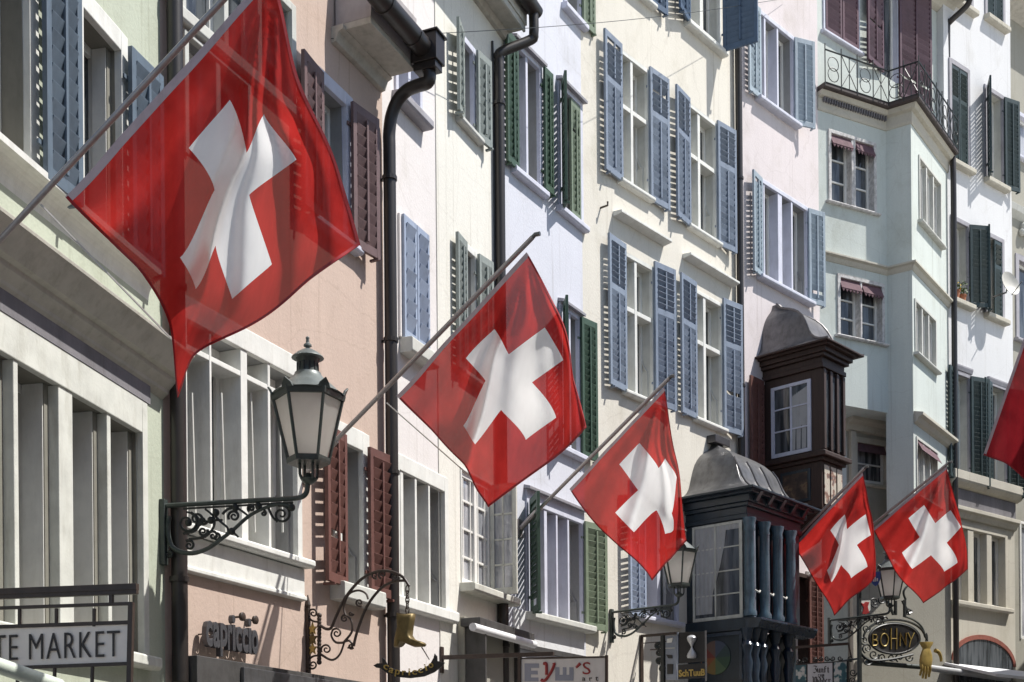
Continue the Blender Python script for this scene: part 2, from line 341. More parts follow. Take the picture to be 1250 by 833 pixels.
# ------------------------------------------------------------------ the row of houses: planes from the vanishing points
def slope(xv): return (xv - CX) / F
def follow(P, xv, px):
    """walk from plan point P along a facade with vanishing point xv until image column px (at mid height)"""
    t = slope(xv); u = ray(px, 430).x; lam = (P[0] - t * P[1]) / (u - t); return (u * lam, lam)
P5 = (ray(712, 430).x * 17.57, 17.57)
P4 = follow(P5, 1550, 617); P3 = follow(P4, 1300, 469); P2 = follow(P3, 1320, 198.5); P1 = follow(P2, 948, -130)
P6 = follow(P5, 1930, 901); P7 = follow(P6, 2100, 1001)
def FACV(P, xv): return Fac(P, (slope(xv), 1))
F1, F2, F3, F4, F5, F6 = FACV(P1, 948), FACV(P2, 1320), FACV(P3, 1300), FACV(P4, 1550), FACV(P5, 1930), FACV(P6, 2100)
def length(a, b): return math.hypot(a[0] - b[0], a[1] - b[1])
L1, L2, L3, L4, L5, L6 = length(P1, P2), length(P2, P3), length(P3, P4), length(P4, P5), length(P5, P6), length(P6, P7)

# ------------------------------------------------------------------ part builders
def wall(B, fac, s0, s1, z0, z1, holes, mat, depth=3.0, back=True, name='wall'):
    m = MB(fac).grid(s0, s1, z0, z1, holes)
    if back:
        D = -depth
        m.quad((s0, 0, z0), (s0, D, z0), (s0, D, z1), (s0, 0, z1)); m.quad((s1, 0, z0), (s1, 0, z1), (s1, D, z1), (s1, D, z0))
        m.quad((s0, D, z0), (s1, D, z0), (s1, D, z1), (s0, D, z1)); m.quad((s0, 0, z1), (s0, D, z1), (s1, D, z1), (s1, 0, z1))
    return m.build(name, mat, B)
def shutter(par, fac, sh, side, w, z0, z1, mat, yaw=0, d0=.07, pitch=.085, mid=None, rod=True, th=.036, label=None, tilt=19):
    """louvred leaf hinged at sh; side -1 hangs to the left, +1 to the right; yaw swings it off the wall"""
    yaw += random.uniform(-1.5, 1.5) if yaw > 2.5 else 0
    ca, sa = math.cos(R_(yaw)), math.sin(R_(yaw))
    ux = Vector((side * ca, sa, 0)); uy = Vector((-side * sa, ca, 0)); uz = Vector((0, 0, 1)); O = Vector((sh, d0 + th / 2, 0))
    m = MB(fac)
    def bx(u0, u1, y0, y1, a, b, tilt=0):
        c = O + ux * (u0 + u1) / 2 + uy * (y0 + y1) / 2 + uz * (a + b) / 2
        vy, vz = uy * ((y1 - y0) / 2), uz * ((b - a) / 2)
        if tilt:
            k = math.sin(tilt); q = math.cos(tilt); ny = uy * q - uz * k; nz_ = uz * q + uy * k
            vy, vz = ny * ((y1 - y0) / 2), nz_ * ((b - a) / 2)
        m.obox(c, ux * ((u1 - u0) / 2), vy, vz)
    st = min(.055, w * .14); rl = .085
    bx(0, st, -th / 2, th / 2, z0, z1); bx(w - st, w, -th / 2, th / 2, z0, z1)
    rails = [z0, z1 - rl] + ([z0 + (z1 - z0) * mid - rl / 2] if mid else [])
    for r in rails: bx(st, w - st, -th / 2 + .001, th / 2 - .001, r, r + rl)
    spans = [(z0 + rl, z1 - rl)] if not mid else [(z0 + rl, rails[2]), (rails[2] + rl, z1 - rl)]
    for a, b in spans:
        n = max(2, round((b - a) / pitch)); p = (b - a) / n
        tl = 40 if (mid and a > z0 + .3 * (z1 - z0)) else tilt
        for k in range(n):
            if random.random() < .012: continue                        # a slat has dropped out
            zc = a + p * (k + .5); bx(st, w - st, -.0065, .0065, zc - p * .61, zc + p * .61, R_(tl + random.uniform(-3.5, 3.5)))
        if rod: bx(w / 2 - .014, w / 2 + .014, th / 2 - .004, th / 2 + .016, a + .02, b - .02)
    for hz in (z0 + .15 * (z1 - z0), z0 + .85 * (z1 - z0)):     # strap hinges and a holder
        bx(-.035, st + .03, -th / 2 - .02, -th / 2 - .004, hz - .016, hz + .016)
    bx(w * .8, w * .8 + .03, -d0 - th / 2 + .01, th / 2 + .03, z0 - .03, z0 - .006)
    o = m.build('shutter', mat, par, .003)
    if label: o['label'] = label
    return o
def window(B, fac, x0, x1, yt, yb, xr=None, rect=None, fw=.10, proud=.025, depth=.2, mull=(), trans=(), sillp=.10, sillh=.075, sillo=.06,
           sill=True, mat='stone', jm=None, sillm=None, glass='glass', sash='sash', lights=None, drip=None, rebate=False, sl=None, sr=None, shm='sh_blue', shml=None, shw=None, shmid=None,
           pitch=.085, pane_rows=(), bar=.045, fwtop=None, shz=(-.04, .04), hood=None, stops=False, d0=.032, rod=True):
    r = rect or fac.rect(x0, x1, yt, yb, xr); s0, s1, z0, z1 = r; fwt = fwtop or fw; jm = jm or mat
    m = MB(fac)                                                     # surround; its lining is the deep reveal
    m.box(s0 - fw, s0, -.03, proud, z0 - .0, z1 + fwt); m.box(s1, s1 + fw, -.03, proud, z0, z1 + fwt)
    m.box(s0, s1, -.03, proud, z1, z1 + fwt)
    W = m.build('window', mat, B, .006)
    j = MB(fac); e = .03
    j.box(s0 - e, s0 - .002, -depth - .05, -.03, z0 - e, z1 + e); j.box(s1 + .002, s1 + e, -depth - .05, -.03, z0 - e, z1 + e)
    j.box(s0 - .002, s1 + .002, -depth - .05, -.03, z1 + .002, z1 + e); j.box(s0 - .002, s1 + .002, -depth - .05, -.03, z0 - e, z0 - .002)
    if stops:                                                       # stone stop at the foot of each jamb
        hh = (z1 - z0) * .24
        j.box(s1 - .022, s1 + .002, -depth + .02, -.06, z0, z0 + hh)
        j.tube([(s1 - .010, -.06 - (depth - .08) * k / 8, z0 + hh + .10 * (1 - math.cos(math.pi * k / 16)) * 2.2) for k in range(9)], .012, 5)
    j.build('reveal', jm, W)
    ms = []
    for a in mull:
        if isinstance(a, tuple): sa, sb = fac.pt(a[0], (yt + yb) / 2)[0], fac.pt(a[1], (yt + yb) / 2)[0]
        else: c = s0 + (s1 - s0) * a; sa, sb = c - bar, c + bar
        ms.append((sa, sb))
    if ms or trans:
        q = MB(fac)
        for sa, sb in ms: q.box(sa, sb, -depth + .03, proud - .012, z0, z1)
        for f in trans: zz = z0 + (z1 - z0) * f; q.box(s0, s1, -depth + .03, proud - .016, zz - bar, zz + bar)
        q.build('mullion', mat, W, .005)
    edges = [s0] + [k for ab in ms for k in ab] + [s1]; fr = MB(fac); pn = MB(fac); D = -depth
    for a, b in zip(edges[::2], edges[1::2]):
        w = min(.05, (b - a) * .16)
        fr.box(a, a + w, D, D + .045, z0, z1); fr.box(b - w, b, D, D + .045, z0, z1)
        fr.box(a + w, b - w, D, D + .045, z0, z0 + .07); fr.box(a + w, b - w, D, D + .045, z1 - .06, z1)
        k = lights or 1
        for i in range(1, k): c = a + (b - a) * i / k; fr.box(c - .035, c + .035, D, D + .055, z0 + .07, z1 - .06)
        for f in pane_rows: zz = z0 + (z1 - z0) * f; fr.box(a + w, b - w, D + .005, D + .036, zz - .014, zz + .014)
        pn.box(a + .004, b - .004, D + .004, D + .014, z0 + .004, z1 - .004)
    fr.build('sash', sash, W, .004); pn.build('pane', glass, W)
    if rebate:
        q = MB(fac); q2 = MB(fac)
        for b in edges[1::2]: q.box(b - .05, b + .001, -depth + .05, -.06, z0, z1); q2.box(b - .058, b - .049, -depth + .048, -.068, z0, z1)
        q.build('rebate', jm, W); q2.build('bead', 'sash', W)
    if sill:
        q = MB(fac).ext_s([(-.02, z0), (-.02, z0 - sillh), (sillp - .02, z0 - sillh), (sillp, z0 - sillh + .02), (sillp, z0 - .018), (sillp - .012, z0 - .006)], s0 - fw - sillo, s1 + fw + sillo)
        q.build('sill', sillm or mat, W, .006)
    if hood:
        hz = fac.pt(hood[0], hood[1])[1]; q = MB(fac)
        q.ext_s([(0, hz), (0, hz - .075), (.10, hz - .06), (.15, hz - .05), (.15, hz - .015)], fac.pt(hood[0], hood[1])[0], fac.pt(hood[2], hood[3])[0]); q.build('hood', sillm or mat, W, .005)
    if drip: MB(fac).ext_s([(0, z1 + fwt + .002), (.085, z1 + fwt - .012), (.09, z1 + fwt + .022), (0, z1 + fwt + .05)], s0 - fw - .03, s1 + fw + .03).build('drip_mould', drip, W, .003)
    w = shw or (s1 - s0) / 2 + .04
    if sl is not None: shutter(W, fac, s0 - .02, -1, w, z0 + shz[0], z1 + shz[1], shml or shm, sl, mid=shmid, pitch=pitch, d0=d0, rod=rod)
    if sr is not None: shutter(W, fac, s1 + .02, +1, w, z0 + shz[0], z1 + shz[1], shm, sr, mid=shmid, pitch=pitch, d0=d0, rod=rod)
    B_holes.append((s0 - fw + .012, s1 + fw - .012, z0 - (.02 if sill else 0) , z1 + fwt - .012))
    return W, r
def pipe(B, fac, px, y0, y1, r, d=.09, mat='pipe', bend=None, name='downpipe', clips=3):
    s, za = fac.pt(px, y0, d); s2, zb = fac.pt(px + ROLL * (y1 - y0), y1, d); s2 = s
    path = [(s, d, zb), (s, d, za)] + (bend or [])
    o = MB(fac).tube(path, r, 12).build(name, mat, B, 0, True)
    clipset(fac, o, s, d, r, [zb + (za - zb) * (k + .35) / clips for k in range(clips)], mat); return o
def clipset(fac, o, s, d, r, zs, mat='pipe'):
    for z in zs: MB(fac).lathe((s, d, z), [(r + .012, -.02), (r + .012, .02)], 12).box(s - .012, s + .012, -.01, d - r + .01, z - .012, z + .012).build('clip', mat, o)
def arc(c, r, a0, a1, n=10): return [(c[0] + r * math.cos(a0 + (a1 - a0) * k / n), c[1] + r * math.sin(a0 + (a1 - a0) * k / n)) for k in range(n + 1)]
def spiral(c, r, a0, turns, n=26, r1=.15):
    return [(c[0] + r * (1 + (r1 - 1) * k / n) * math.cos(a0 + turns * 2 * math.pi * k / n), c[1] + r * (1 + (r1 - 1) * k / n) * math.sin(a0 + turns * 2 * math.pi * k / n)) for k in range(n + 1)]
def smooth_path(pts, n=8):
    P = [Vector(p) for p in pts]; out = []
    for i in range(len(P) - 1):
        a, b, c, d = P[max(i - 1, 0)], P[i], P[i + 1], P[min(i + 2, len(P) - 1)]
        for k in range(n):
            t = k / n; out.append(.5 * ((2 * b) + (c - a) * t + (2 * a - 5 * b + 4 * c - d) * t * t + (3 * b - a - 3 * c + d) * t ** 3))
    out.append(P[-1]); return [tuple(p) for p in out]
B_holes = []

# ------------------------------------------------------------------ ground
g = bpy.data.meshes.new('street'); k = 600
g.from_pydata([(-k, -k, 0), (k, -k, 0), (k, k, 0), (-k, k, 0)], [], [(0, 1, 2, 3)]); g.materials.append(M['cobble'])
go = bpy.data.objects.new('street', g); link(go); go['kind'] = 'structure'

# ------------------------------------------------------------------ house 1: pale green, far left
def zat(f, px, py, d=0): return f.pt(px, py, d)[1]
def sat(f, px, py, d=0): return f.pt(px, py, d)[0]
B1 = thing('townhouse', 'pale green house at the left edge with a long moulded cornice over tall white-framed windows', 'house', F1, group='row of old town houses')
B_holes = []
zs1 = zat(F1, 99, 265); zt1 = zat(F1, 99, 11)
s_u2 = (sat(F1, 99, 140), sat(F1, 145, 140))
s_u1 = (sat(F1, 33, 100) - (s_u2[1] - s_u2[0]) * 1.35, sat(F1, 33, 100))
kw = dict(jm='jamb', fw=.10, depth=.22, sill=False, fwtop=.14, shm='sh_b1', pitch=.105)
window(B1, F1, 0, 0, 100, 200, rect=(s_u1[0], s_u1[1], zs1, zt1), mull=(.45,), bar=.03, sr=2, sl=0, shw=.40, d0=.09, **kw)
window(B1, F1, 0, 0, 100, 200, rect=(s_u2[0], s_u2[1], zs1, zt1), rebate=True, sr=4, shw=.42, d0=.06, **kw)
# continuous bullnosed sill course
q = MB(F1); prof = [(0, zs1 + .005), (.125, zs1 - .008), (.125, zs1 - .05)] + [(.12 * (1 - math.sin(a)) ** 1.0, zs1 - .052 - .15 * (1 - math.cos(a))) for a in [math.pi / 2 * k / 7 for k in range(8)]]; prof_ = [(0, zs1 + .005), (.115, zs1 - .008), (.12, zs1 - .045)] + [(.105 - .105 * (1 - math.cos(a)) if False else .10 * math.cos(a), zs1 - .05 - .13 * math.sin(a)) for a in [math.pi / 2 * k / 6 for k in range(7)]]
q.ext_s(prof, 0, L1 - .22); q.build('sill_course', 'stone', B1, 0)
# lower window band
zl0, zl1 = zat(F1, 172, 800), zat(F1, 20, 442)
sl_a, sl_b = sat(F1, -60, 600), sat(F1, 171, 600)
W_, r_ = window(B1, F1, 0, 0, 442, 700, rect=(sl_a, sl_b, zl0, zl1), jm='jamb', fw=.08, fwtop=.235, depth=.26, sill=True, sillp=.10, sillh=.10, sillo=.05, rebate=True,
       mat='palestone', mull=((-36, -30), (15, 20.5), (70, 87), (129, 133.5)), lights=1)
# frieze and cornice
zc_t, zc_b = zat(F1, 100, 366), zat(F1, 100, 425)
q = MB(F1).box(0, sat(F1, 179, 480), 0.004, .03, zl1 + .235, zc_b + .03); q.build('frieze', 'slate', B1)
h = zc_t - zc_b
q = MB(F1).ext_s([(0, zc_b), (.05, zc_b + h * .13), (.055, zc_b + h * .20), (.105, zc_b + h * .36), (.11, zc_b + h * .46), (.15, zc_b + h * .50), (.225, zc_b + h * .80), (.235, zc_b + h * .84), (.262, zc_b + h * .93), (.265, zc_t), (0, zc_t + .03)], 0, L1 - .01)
q.build('cornice', 'grimeshadestone', B1, .004)  # stone is grimy, and its colour is also lowered for the cornice's shade
wall(B1, F1, 0, L1, 0, zat(F1, 150, -420), B_holes, 'green')

# ------------------------------------------------------------------ house 2: salmon, "capriccio"
B2 = thing('townhouse', 'salmon pink house with brown shutters, a deep boxed eave and a shop fascia', 'house', F2, group='row of old town houses')
B_holes = []
window(B2, F2, 224, 353, -115, 14, xr=224, mull=(.36, .68), bar=.03, depth=.14, fw=.07, sillp=.06, sillh=.12, mat='stone2', jm='jambgrey')
window(B2, F2, 228, 300, 45, 190, xr=228, mull=(.5,), bar=.03, depth=.16, fw=.05, sill=False, mat='stone2', jm='jambgrey', fwtop=.03)
window(B2, F2, 388, 421, 99, 270, sl=5, sr=7, shm='sh_upbrown', shw=.40, fw=.12, depth=.2, jm='jambgrey', mat='bluestone', d0=.05, pitch=.10)
window(B2, F2, 415, 441, 539, 713, sl=6, sr=4, shm='sh_brown', shw=.42, fw=.13, fwtop=.18, depth=.22, jm='jambgrey', sillp=.16, sillh=.17, sillm='stone2', stops=True, pitch=.10, mull=(.2,), bar=.014, d0=.06)
W_, r_ = window(B2, F2, 226, 360, 431, 664, xr=302, fw=.075, fwtop=.18, depth=.24, jm='jambgrey', mull=((255, 257.5), (293, 301), (326, 329)), trans=(.87,), bar=.022, sillp=.12, sillh=.075, stops=True)
q = MB(F2)
for px in (234, 270, 306, 340):                              # casement stays leaning in the lights
    a = F2.pt(px, 480, -.08); b = F2.pt(px + 5, 650, -.02); q.tube([(a[0], -.08, a[1]), (b[0], -.02, b[1])], .011, 6)
q.build('stay_bar', 'stone2', W_)
za, zb_ = r_[2] - .085, r_[2] - .36                            # white apron under the sill
q = MB(F2).ext_s([(.0, za), (.035, za), (.035, zb_ + .04), (.06, zb_ + .03), (.06, zb_), (0, zb_ - .01)], r_[0] - .1, r_[1] + .085); q.build('apron', 'stone', W_, .005)
zw2 = zat(F2, 465, 96)
wall(B2, F2, 0, L2, 0, zw2 + 1.5, B_holes, 'salmon')
# boxed eave: soffit, cove, fascia, gutter
p1 = F2.perp(L2 - .02, 508, 88); De = p1[0]; zE0 = p1[1]; zw2 = zE0 - .10; sE0 = sat(F2, 408, 14, 0.0)
q = MB(F2)
q.ext_s([(0, zw2 - .02), (.05, zw2 - .01), (.08, zw2 + .07), (.13, zw2 + .09), (.13, zw2 + .13), (0, zw2 + .13)], sat(F2, 404, 30), L2 - .02); q.build('eave_moulding', 'eave', B2, .004)

q = MB(F2).box(sat(F2, 404, 30) + .05, L2 - .04, .02, De, zE0, zE0 + .06); ev = q.build('eave', 'eave', B2, .006)
q = MB(F2).prism([(sat(F2, 404, 30) + .05, .02, zE0 + .06), (sat(F2, 404, 30) + .05, De, zE0 + .06), (sat(F2, 404, 30) + .05, De + .02, zE0 + .5), (sat(F2, 404, 30) + .05, .02, zE0 + 1.0)], (L2 - .09 - sat(F2, 404, 30), 0, 0)); q.build('fascia', 'soffit', B2)
gs0, gs1 = sat(F2, 404, 30) - .8, L2 + .02
gd, gz = De + .13, zE0 + .16
q = MB(F2)
q.loft([[(s, gd + .10 * math.cos(a), gz + .10 * math.sin(a)) for a in [math.pi + math.pi * k / 8 for k in range(9)]] + [(s, gd + .09, gz + .035), (s, gd - .10, gz + .05)] for s in (gs0, gs1)])
for k in range(4):
    s = gs1 - .35 - .55 * k; q.loft([[(s + e, gd + .108 * math.cos(a), gz + .108 * math.sin(a)) for a in [math.pi + math.pi * j / 8 for j in range(9)]] for e in (-.02, .02)])
q.build('gutter', 'pipe', B2, 0, True)
q = MB(F2).box(gs1 - .16, gs1 + .03, gd - .13, gd + .15, gz - .14, gz + .12); q.box(gs1 - .18, gs1 + .05, gd - .15, gd + .17, gz + .12, gz + .14)
q.prism([(gs1 - .14, gd - .11, gz - .14), (gs1 + .01, gd - .11, gz - .14), (gs1 + .01, gd + .13, gz - .14), (gs1 - .14, gd + .13, gz - .14)], (0, 0, -.07)); q.build('rain_hopper', 'pipe', B2, .005)
# swan-neck from hopper to the wall pipe
sp, _ = F2.pt(478, 500, .10); ztop = zat(F2, 478, 150, .10)
pxs = [F2.perp(sp, x, y) for x, y in ((525, 92), (523, 101), (511, 105), (498, 111), (487, 124), (480.5, 142), (478.5, 162))]; k_ = (pxs[-1][0] - .10)
pth = [(gs1 - .07, gd, gz - .15)] + [(gs1 - .07 + (sp - gs1 + .07) * i_ / 6, d_ - k_ * i_ / 6, z_) for i_, (d_, z_) in enumerate(pxs)] + [(sp, .10, pxs[-1][1] - .12 * q_) for q_ in (1, 2, 4, 8, 16, 40)] + [(sp, .10, 0)]
o = MB(F2).tube(smooth_path(pth, 7), .062, 12).build('downpipe', 'pipe', B2, 0, True)
clipset(F2, o, sp, .10, .062, (3.5, 4.9, 6.2, gz - 1.15))
pipe(B2, F2, 211, -240, 833, .062, .085)
# shop fascia at the foot
q = MB(F2); zf = zat(F2, 230, 804)
q.box(0.12, L2 * .98, .01, .20, zf - .32, zf); q.build('shop_fascia', 'awngrey', B2, .006)
q = MB(F2).box(sat(F2, 268, 815), L2 * .97, .20, .235, zf - .16, zf - .04); q.build('fascia_band', 'zinc', B2, .004)
q = MB(F2).box(sat(F2, 272, 825), L2 * .9, .20, .30, zf - .24, zf - .19); q.build('awning_roll', 'awnwhite', B2, .01)

# ------------------------------------------------------------------ house 3: pinkish white and ivory
B3 = thing('townhouse', 'narrow white house with closed pale blue shutters and an open lattice casement', 'house', F3, group='row of old town houses')
B_holes = []
zw3 = zat(F3, 603, 44)
window(B3, F3, 484, 510, 20, 116, xr=484, fw=.06, depth=.16, mat='bluestone', sillp=.13, sillh=.10, sillo=.05, mull=(.55,), bar=.03, sillm='greystone')
window(B3, F3, 561, 576, 47, 148, sl=13, sr=8, shm='sh_olive', shw=.30, fw=.07, depth=.2, sillp=.10, sillh=.07, mat='bluestone', jm='jambgrey', sillm='stone2', mull=(.28,), bar=.014, d0=.04, pitch=.10)
# closed pair of shutters
W_, r_ = window(B3, F3, 488, 519, 267, 412, fw=.04, depth=.12, sillp=.15, sillh=.16, sillo=-.02, mat='pinkwhite', sillm='stone2')
w2 = (r_[1] - r_[0]) / 2
shutter(W_, F3, r_[0], +1, w2 - .006, r_[2], r_[3] + .04, 'sh_ice', 0, .02, .16, rod=False); shutter(W_, F3, r_[1], -1, w2 - .006, r_[2], r_[3] + .04, 'sh_ice', 0, .02, .16, rod=False)
window(B3, F3, 565, 578, 303, 455, sl=4, sr=8, shm='sh_olive', shw=.30, fw=.07, depth=.2, mat='stone', jm='jambgrey', d0=.04, mull=(.25,), bar=.014)
window(B3, F3, 486, 541, 574, 728, fw=.09, fwtop=.16, depth=.22, mull=((488, 491.5), (505.5, 508), (522, 524)), jm='jambgrey', stops=True, sillp=.09, sillh=.13, sillo=.12, mat='stone', sillm='stone')
# lattice window with an open casement
W_, r_ = window(B3, F3, 562, 614, 574, 712, fw=.03, depth=.05, lights=3, pane_rows=(.25, .5, .75), glass='netglass', jm='stone2', mat='stone', sillp=.20, sillh=.10, sillo=.03, sillm='oldsash')
q = MB(F3)
for k in range(6): c = r_[0] + (r_[1] - r_[0]) * (k + .5) / 6; q.box(c - .010, c + .010, -.045, -.012, r_[2], r_[3])
q.build('lattice_bar', 'sash', W_)
sh = sat(F3, 598, 650); z0, z1 = r_[2] - .02, r_[3]; dw = F3.perp(sh, 631, 650)[0]
q = MB(F3)
for a, b, c, e in ((.01, .06, z0, z1), (dw - .05, dw, z0, z1)): q.box(sh - .02, sh + .02, a, b, c, e)
q.box(sh - .02, sh + .02, .06, dw - .05, z0, z0 + .08); q.box(sh - .02, sh + .02, .06, dw - .05, z1 - .06, z1)
for f in (.27, .5, .73): zz = z0 + (z1 - z0) * f; q.box(sh - .012, sh + .012, .06, dw - .05, zz - .012, zz + .012)
q.box(sh - .012, sh + .012, dw / 2 - .012, dw / 2 + .012, z0, z1)
cs = q.build('casement', 'oldsash', W_, .004); MB(F3).box(sh - .003, sh + .003, .05, dw - .04, z0 + .05, z1 - .04).build('casement_pane', 'netglass', W_)
sA, sB = sat(F3, 545, 720), L3
wall(B3, F3, 0, L3, 0, zw3 + 1.2, B_holes, 'pinkwhite')
zz = zat(F3, 560, 400); sI = sat(F3, 532, 250)                  # the ivory half stands slightly proud
hh = [h for h in B_holes]
q = MB(F3).grid(sI, L3, 0, zw3 + 1.2, hh, .012); q.quad((sI, 0, 0), (sI, .012, 0), (sI, .012, zw3 + 1.2), (sI, 0, zw3 + 1.2)); q.build('ivory_wall', 'ivory', B3)
p1 = F3.perp(L3 - .02, 638, 36); De = p1[0]; zE0 = p1[1]; zw3 = zE0 - .08
q = MB(F3).ext_s([(.012, zw3), (.06, zw3 + .01), (.09, zw3 + .10), (.012, zw3 + .10)], 0, L3); q.build('eave_moulding', 'eave', B3, .004)
q = MB(F3).box(0, L3, .02, De, zE0, zE0 + .05); q.build('eave', 'eave', B3, .005)
q = MB(F3).box(0, L3, De, De + .03, zE0 - .03, zE0 + .16); q.box(0, L3, De + .03, De + .05, zE0 + .04, zE0 + .2); q.build('fascia', 'stone2', B3, .005)
gd, gz = De + .15, zE0 + .20
q = MB(F3).loft([[(s, gd + .09 * math.cos(a), gz + .09 * math.sin(a)) for a in [math.pi + math.pi * k / 8 for k in range(9)]] + [(s, gd + .08, gz + .03), (s, gd - .09, gz + .04)] for s in (-.02, L3 + .04)]); q.build('gutter', 'pipe', B3, 0, True)
q = MB(F3).prism([(-.02, .02, zE0 + .06), (-.02, De + .12, zE0 + .22), (-.02, .02, zE0 + 1.6)], (L3 + .04, 0, 0)); q.build('roof', 'darkzinc', B3)
sp = sat(F3, 612.5, 450, .09) - .0
pth = [(L3 - .04, gd, gz - .05), (L3 - .04, gd, gz - .30), (L3 - .05, gd - .04, gz - .37), (sp, .12, gz - .60), (sp, .09, gz - .68), (sp, .09, gz - .80), (sp, .09, gz - 1.0), (sp, .09, gz - 1.4), (sp, .09, gz - 2.4), (sp, .09, gz - 5), (sp, .09, 0)]
o = MB(F3).tube(smooth_path(pth, 5), .058, 12).build('downpipe', 'pipe', B3, 0, True)
clipset(F3, o, sp, .09, .058, (3.5, 5.2, 7.0, gz - 1.2))
sc = sat(F3, 602, 300)
MB(F3).tube([(sc, .02, 1), (sc, .02, zw3 - .6), (sc - .04, .03, zw3 - .2)], .014, 6).build('conduit', 'pipe', B3)
# shop entrance under the lattice window: dark frame, folded awning
a0 = sat(F3, 557, 780)
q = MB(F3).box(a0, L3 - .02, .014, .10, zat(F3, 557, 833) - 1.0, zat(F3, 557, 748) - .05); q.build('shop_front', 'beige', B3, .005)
zaw = zat(F3, 592, 762, .3)
q = MB(F3).box(sat(F3, 572, 775, .2), L3 + .02, .10, .34, zaw - .04, zaw + .05); q.build('awning_cassette', 'awngrey', B3, .008)
q = MB(F3).tube([(sat(F3, 574, 775, .3), .33, zaw - .08), (L3 + .02, .33, zaw - .08)], .045, 10); q.build('awning_roll', 'awnwhite', B3, 0, True)
MB(F3).box(a0 + .02, a0 + .06, .10, .34, zaw - 1.3, zaw + .02).build('shop_post', 'awngrey', B3, .004); MB(F3).box(L3 - .05, L3, .10, .16, zaw - 1.3, zaw).build('shop_post', 'awngrey', B3, .004)

# ------------------------------------------------------------------ house 4: lavender
B4 = thing('townhouse', 'lavender house with green louvred shutters', 'house', F4, group='row of old town houses')
B_holes = []
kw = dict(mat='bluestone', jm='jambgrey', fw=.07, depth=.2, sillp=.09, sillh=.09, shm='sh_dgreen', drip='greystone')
window(B4, F4, 629, 657, 58, 207, mull=((641, 643.5),), sl=4, shw=.30, **kw)
shutter(bpy.data.objects[B4.children[-1].name], F4, sat(F4, 659, 160), +1, .22, zat(F4, 659, 232), zat(F4, 659, 84), 'sh_dgreen', 0, .05)
W_, r_ = window(B4, F4, 684, 707, 108, 254, sl=36, shw=.30, **{**kw, 'shm': 'sh_dgreen'})
shutter(W_, F4, r_[1], -1, (r_[1] - r_[0]) * .50, r_[2] + .01, r_[3] - .01, 'sh_green', 0, -.01)
W_, r_ = window(B4, F4, 690, 706, -140, 8, sr=4, shw=.32, **{**kw, 'shm': 'sh_green'})
window(B4, F4, 686, 705, 378, 545, mull=((694, 696),), sl=35, sr=10, shw=.34, **kw)
window(B4, F4, 645, 709, 615, 748, mull=((663.5, 667), (678, 680), (692, 694)), sl=40, sr=12, shw=.46, stops=True, shml='sh_dgreen', **{**kw, 'shm': 'sh_green', 'sillp': .17, 'sillh': .10, 'fwtop': .17, 'sillm': 'stone2'})  # left leaf's darker green is painted shade; both leaves share one paint
zf = zat(F4, 650, 790)
q = MB(F4).box(.2, L4 - .05, .004, .05, zf - .06, zf + .01); q.build('shop_lintel', 'awngrey', B4, .004)
wall(B4, F4, 0, L4, 0, zat(F4, 660, -330), B_holes, 'lavender')
sB, zB = F4.pt(640, 765)
q = MB(F4).box(.12, L4 - .1, .0, .03, zf + .0, zf + .42); q.build('apron_band', 'white', B4, .004)

# ------------------------------------------------------------------ house 5: cream with blue shutters
B5 = thing('townhouse', 'cream house with pairs of blue shutters and stone hoods over the middle windows', 'house', F5, group='row of old town houses')
B_holes = []
kw = dict(mat='stone', jm='stone2', fw=.055, depth=.20, sillp=.10, sillh=.07, sillo=.03, shm='sh_blue', shmid=.66, stops=True, bar=.032, d0=.028, shz=(-.05, .10), shw=.475)
window(B5, F5, 757, 789, 66, 220, mull=((769, 772),), trans=(.60,), sl=5, sr=3, **kw)
window(B5, F5, 840, 872, 131, 275, mull=((851, 854),), trans=(.61,), sl=6, sr=7, **kw)
kw['shz'] = (-.04, .14)
window(B5, F5, 762, 795, 313, 477, mull=((774, 777),), trans=(.62,), sl=4, sr=8, hood=(748, 258, 810, 297), **kw)
window(B5, F5, 848, 879, 358, 510, mull=((858, 861),), trans=(.62,), sl=3, sr=9, hood=(833, 310, 893, 345), **kw)
W_, r_ = window(B5, F5, 839, 876, -120, 29, mull=((853, 857),), sl=14, mat='stone', jm='stone2', fw=.055, depth=.2, sillp=.12, sillh=.09, shm='sh_dblue')
shutter(W_, F5, r_[1] + .03, +1, .56, r_[2] - .04, r_[3] + .04, 'sh_dblue', 80, .05)
window(B5, F5, 757, 790, -170, -25, sl=5, sr=5, mat='stone', jm='stone2', fw=.055, depth=.2, shm='sh_dblue')
window(B5, F5, 785, 824, 600, 752, mull=((801, 805),), sl=7, sr=None, shw=.52, mat='bluestone', jm='jambgrey', fw=.06, depth=.2, sillp=.10, sillh=.08, shm='sh_ice', stops=True)
wall(B5, F5, 0, L5, 0, zat(F5, 800, -320), B_holes, 'cream')
pipe(B5, F5, 899, -200, 560, .055, .08, name='downpipe')
q = MB(F5); a, b = F5.pt(733, 254); q.tube([(a, 0, b), (a, .12, b), (a, .12, b + .05)], .014, 6); q.build('wall_hook', 'ironb', B5)

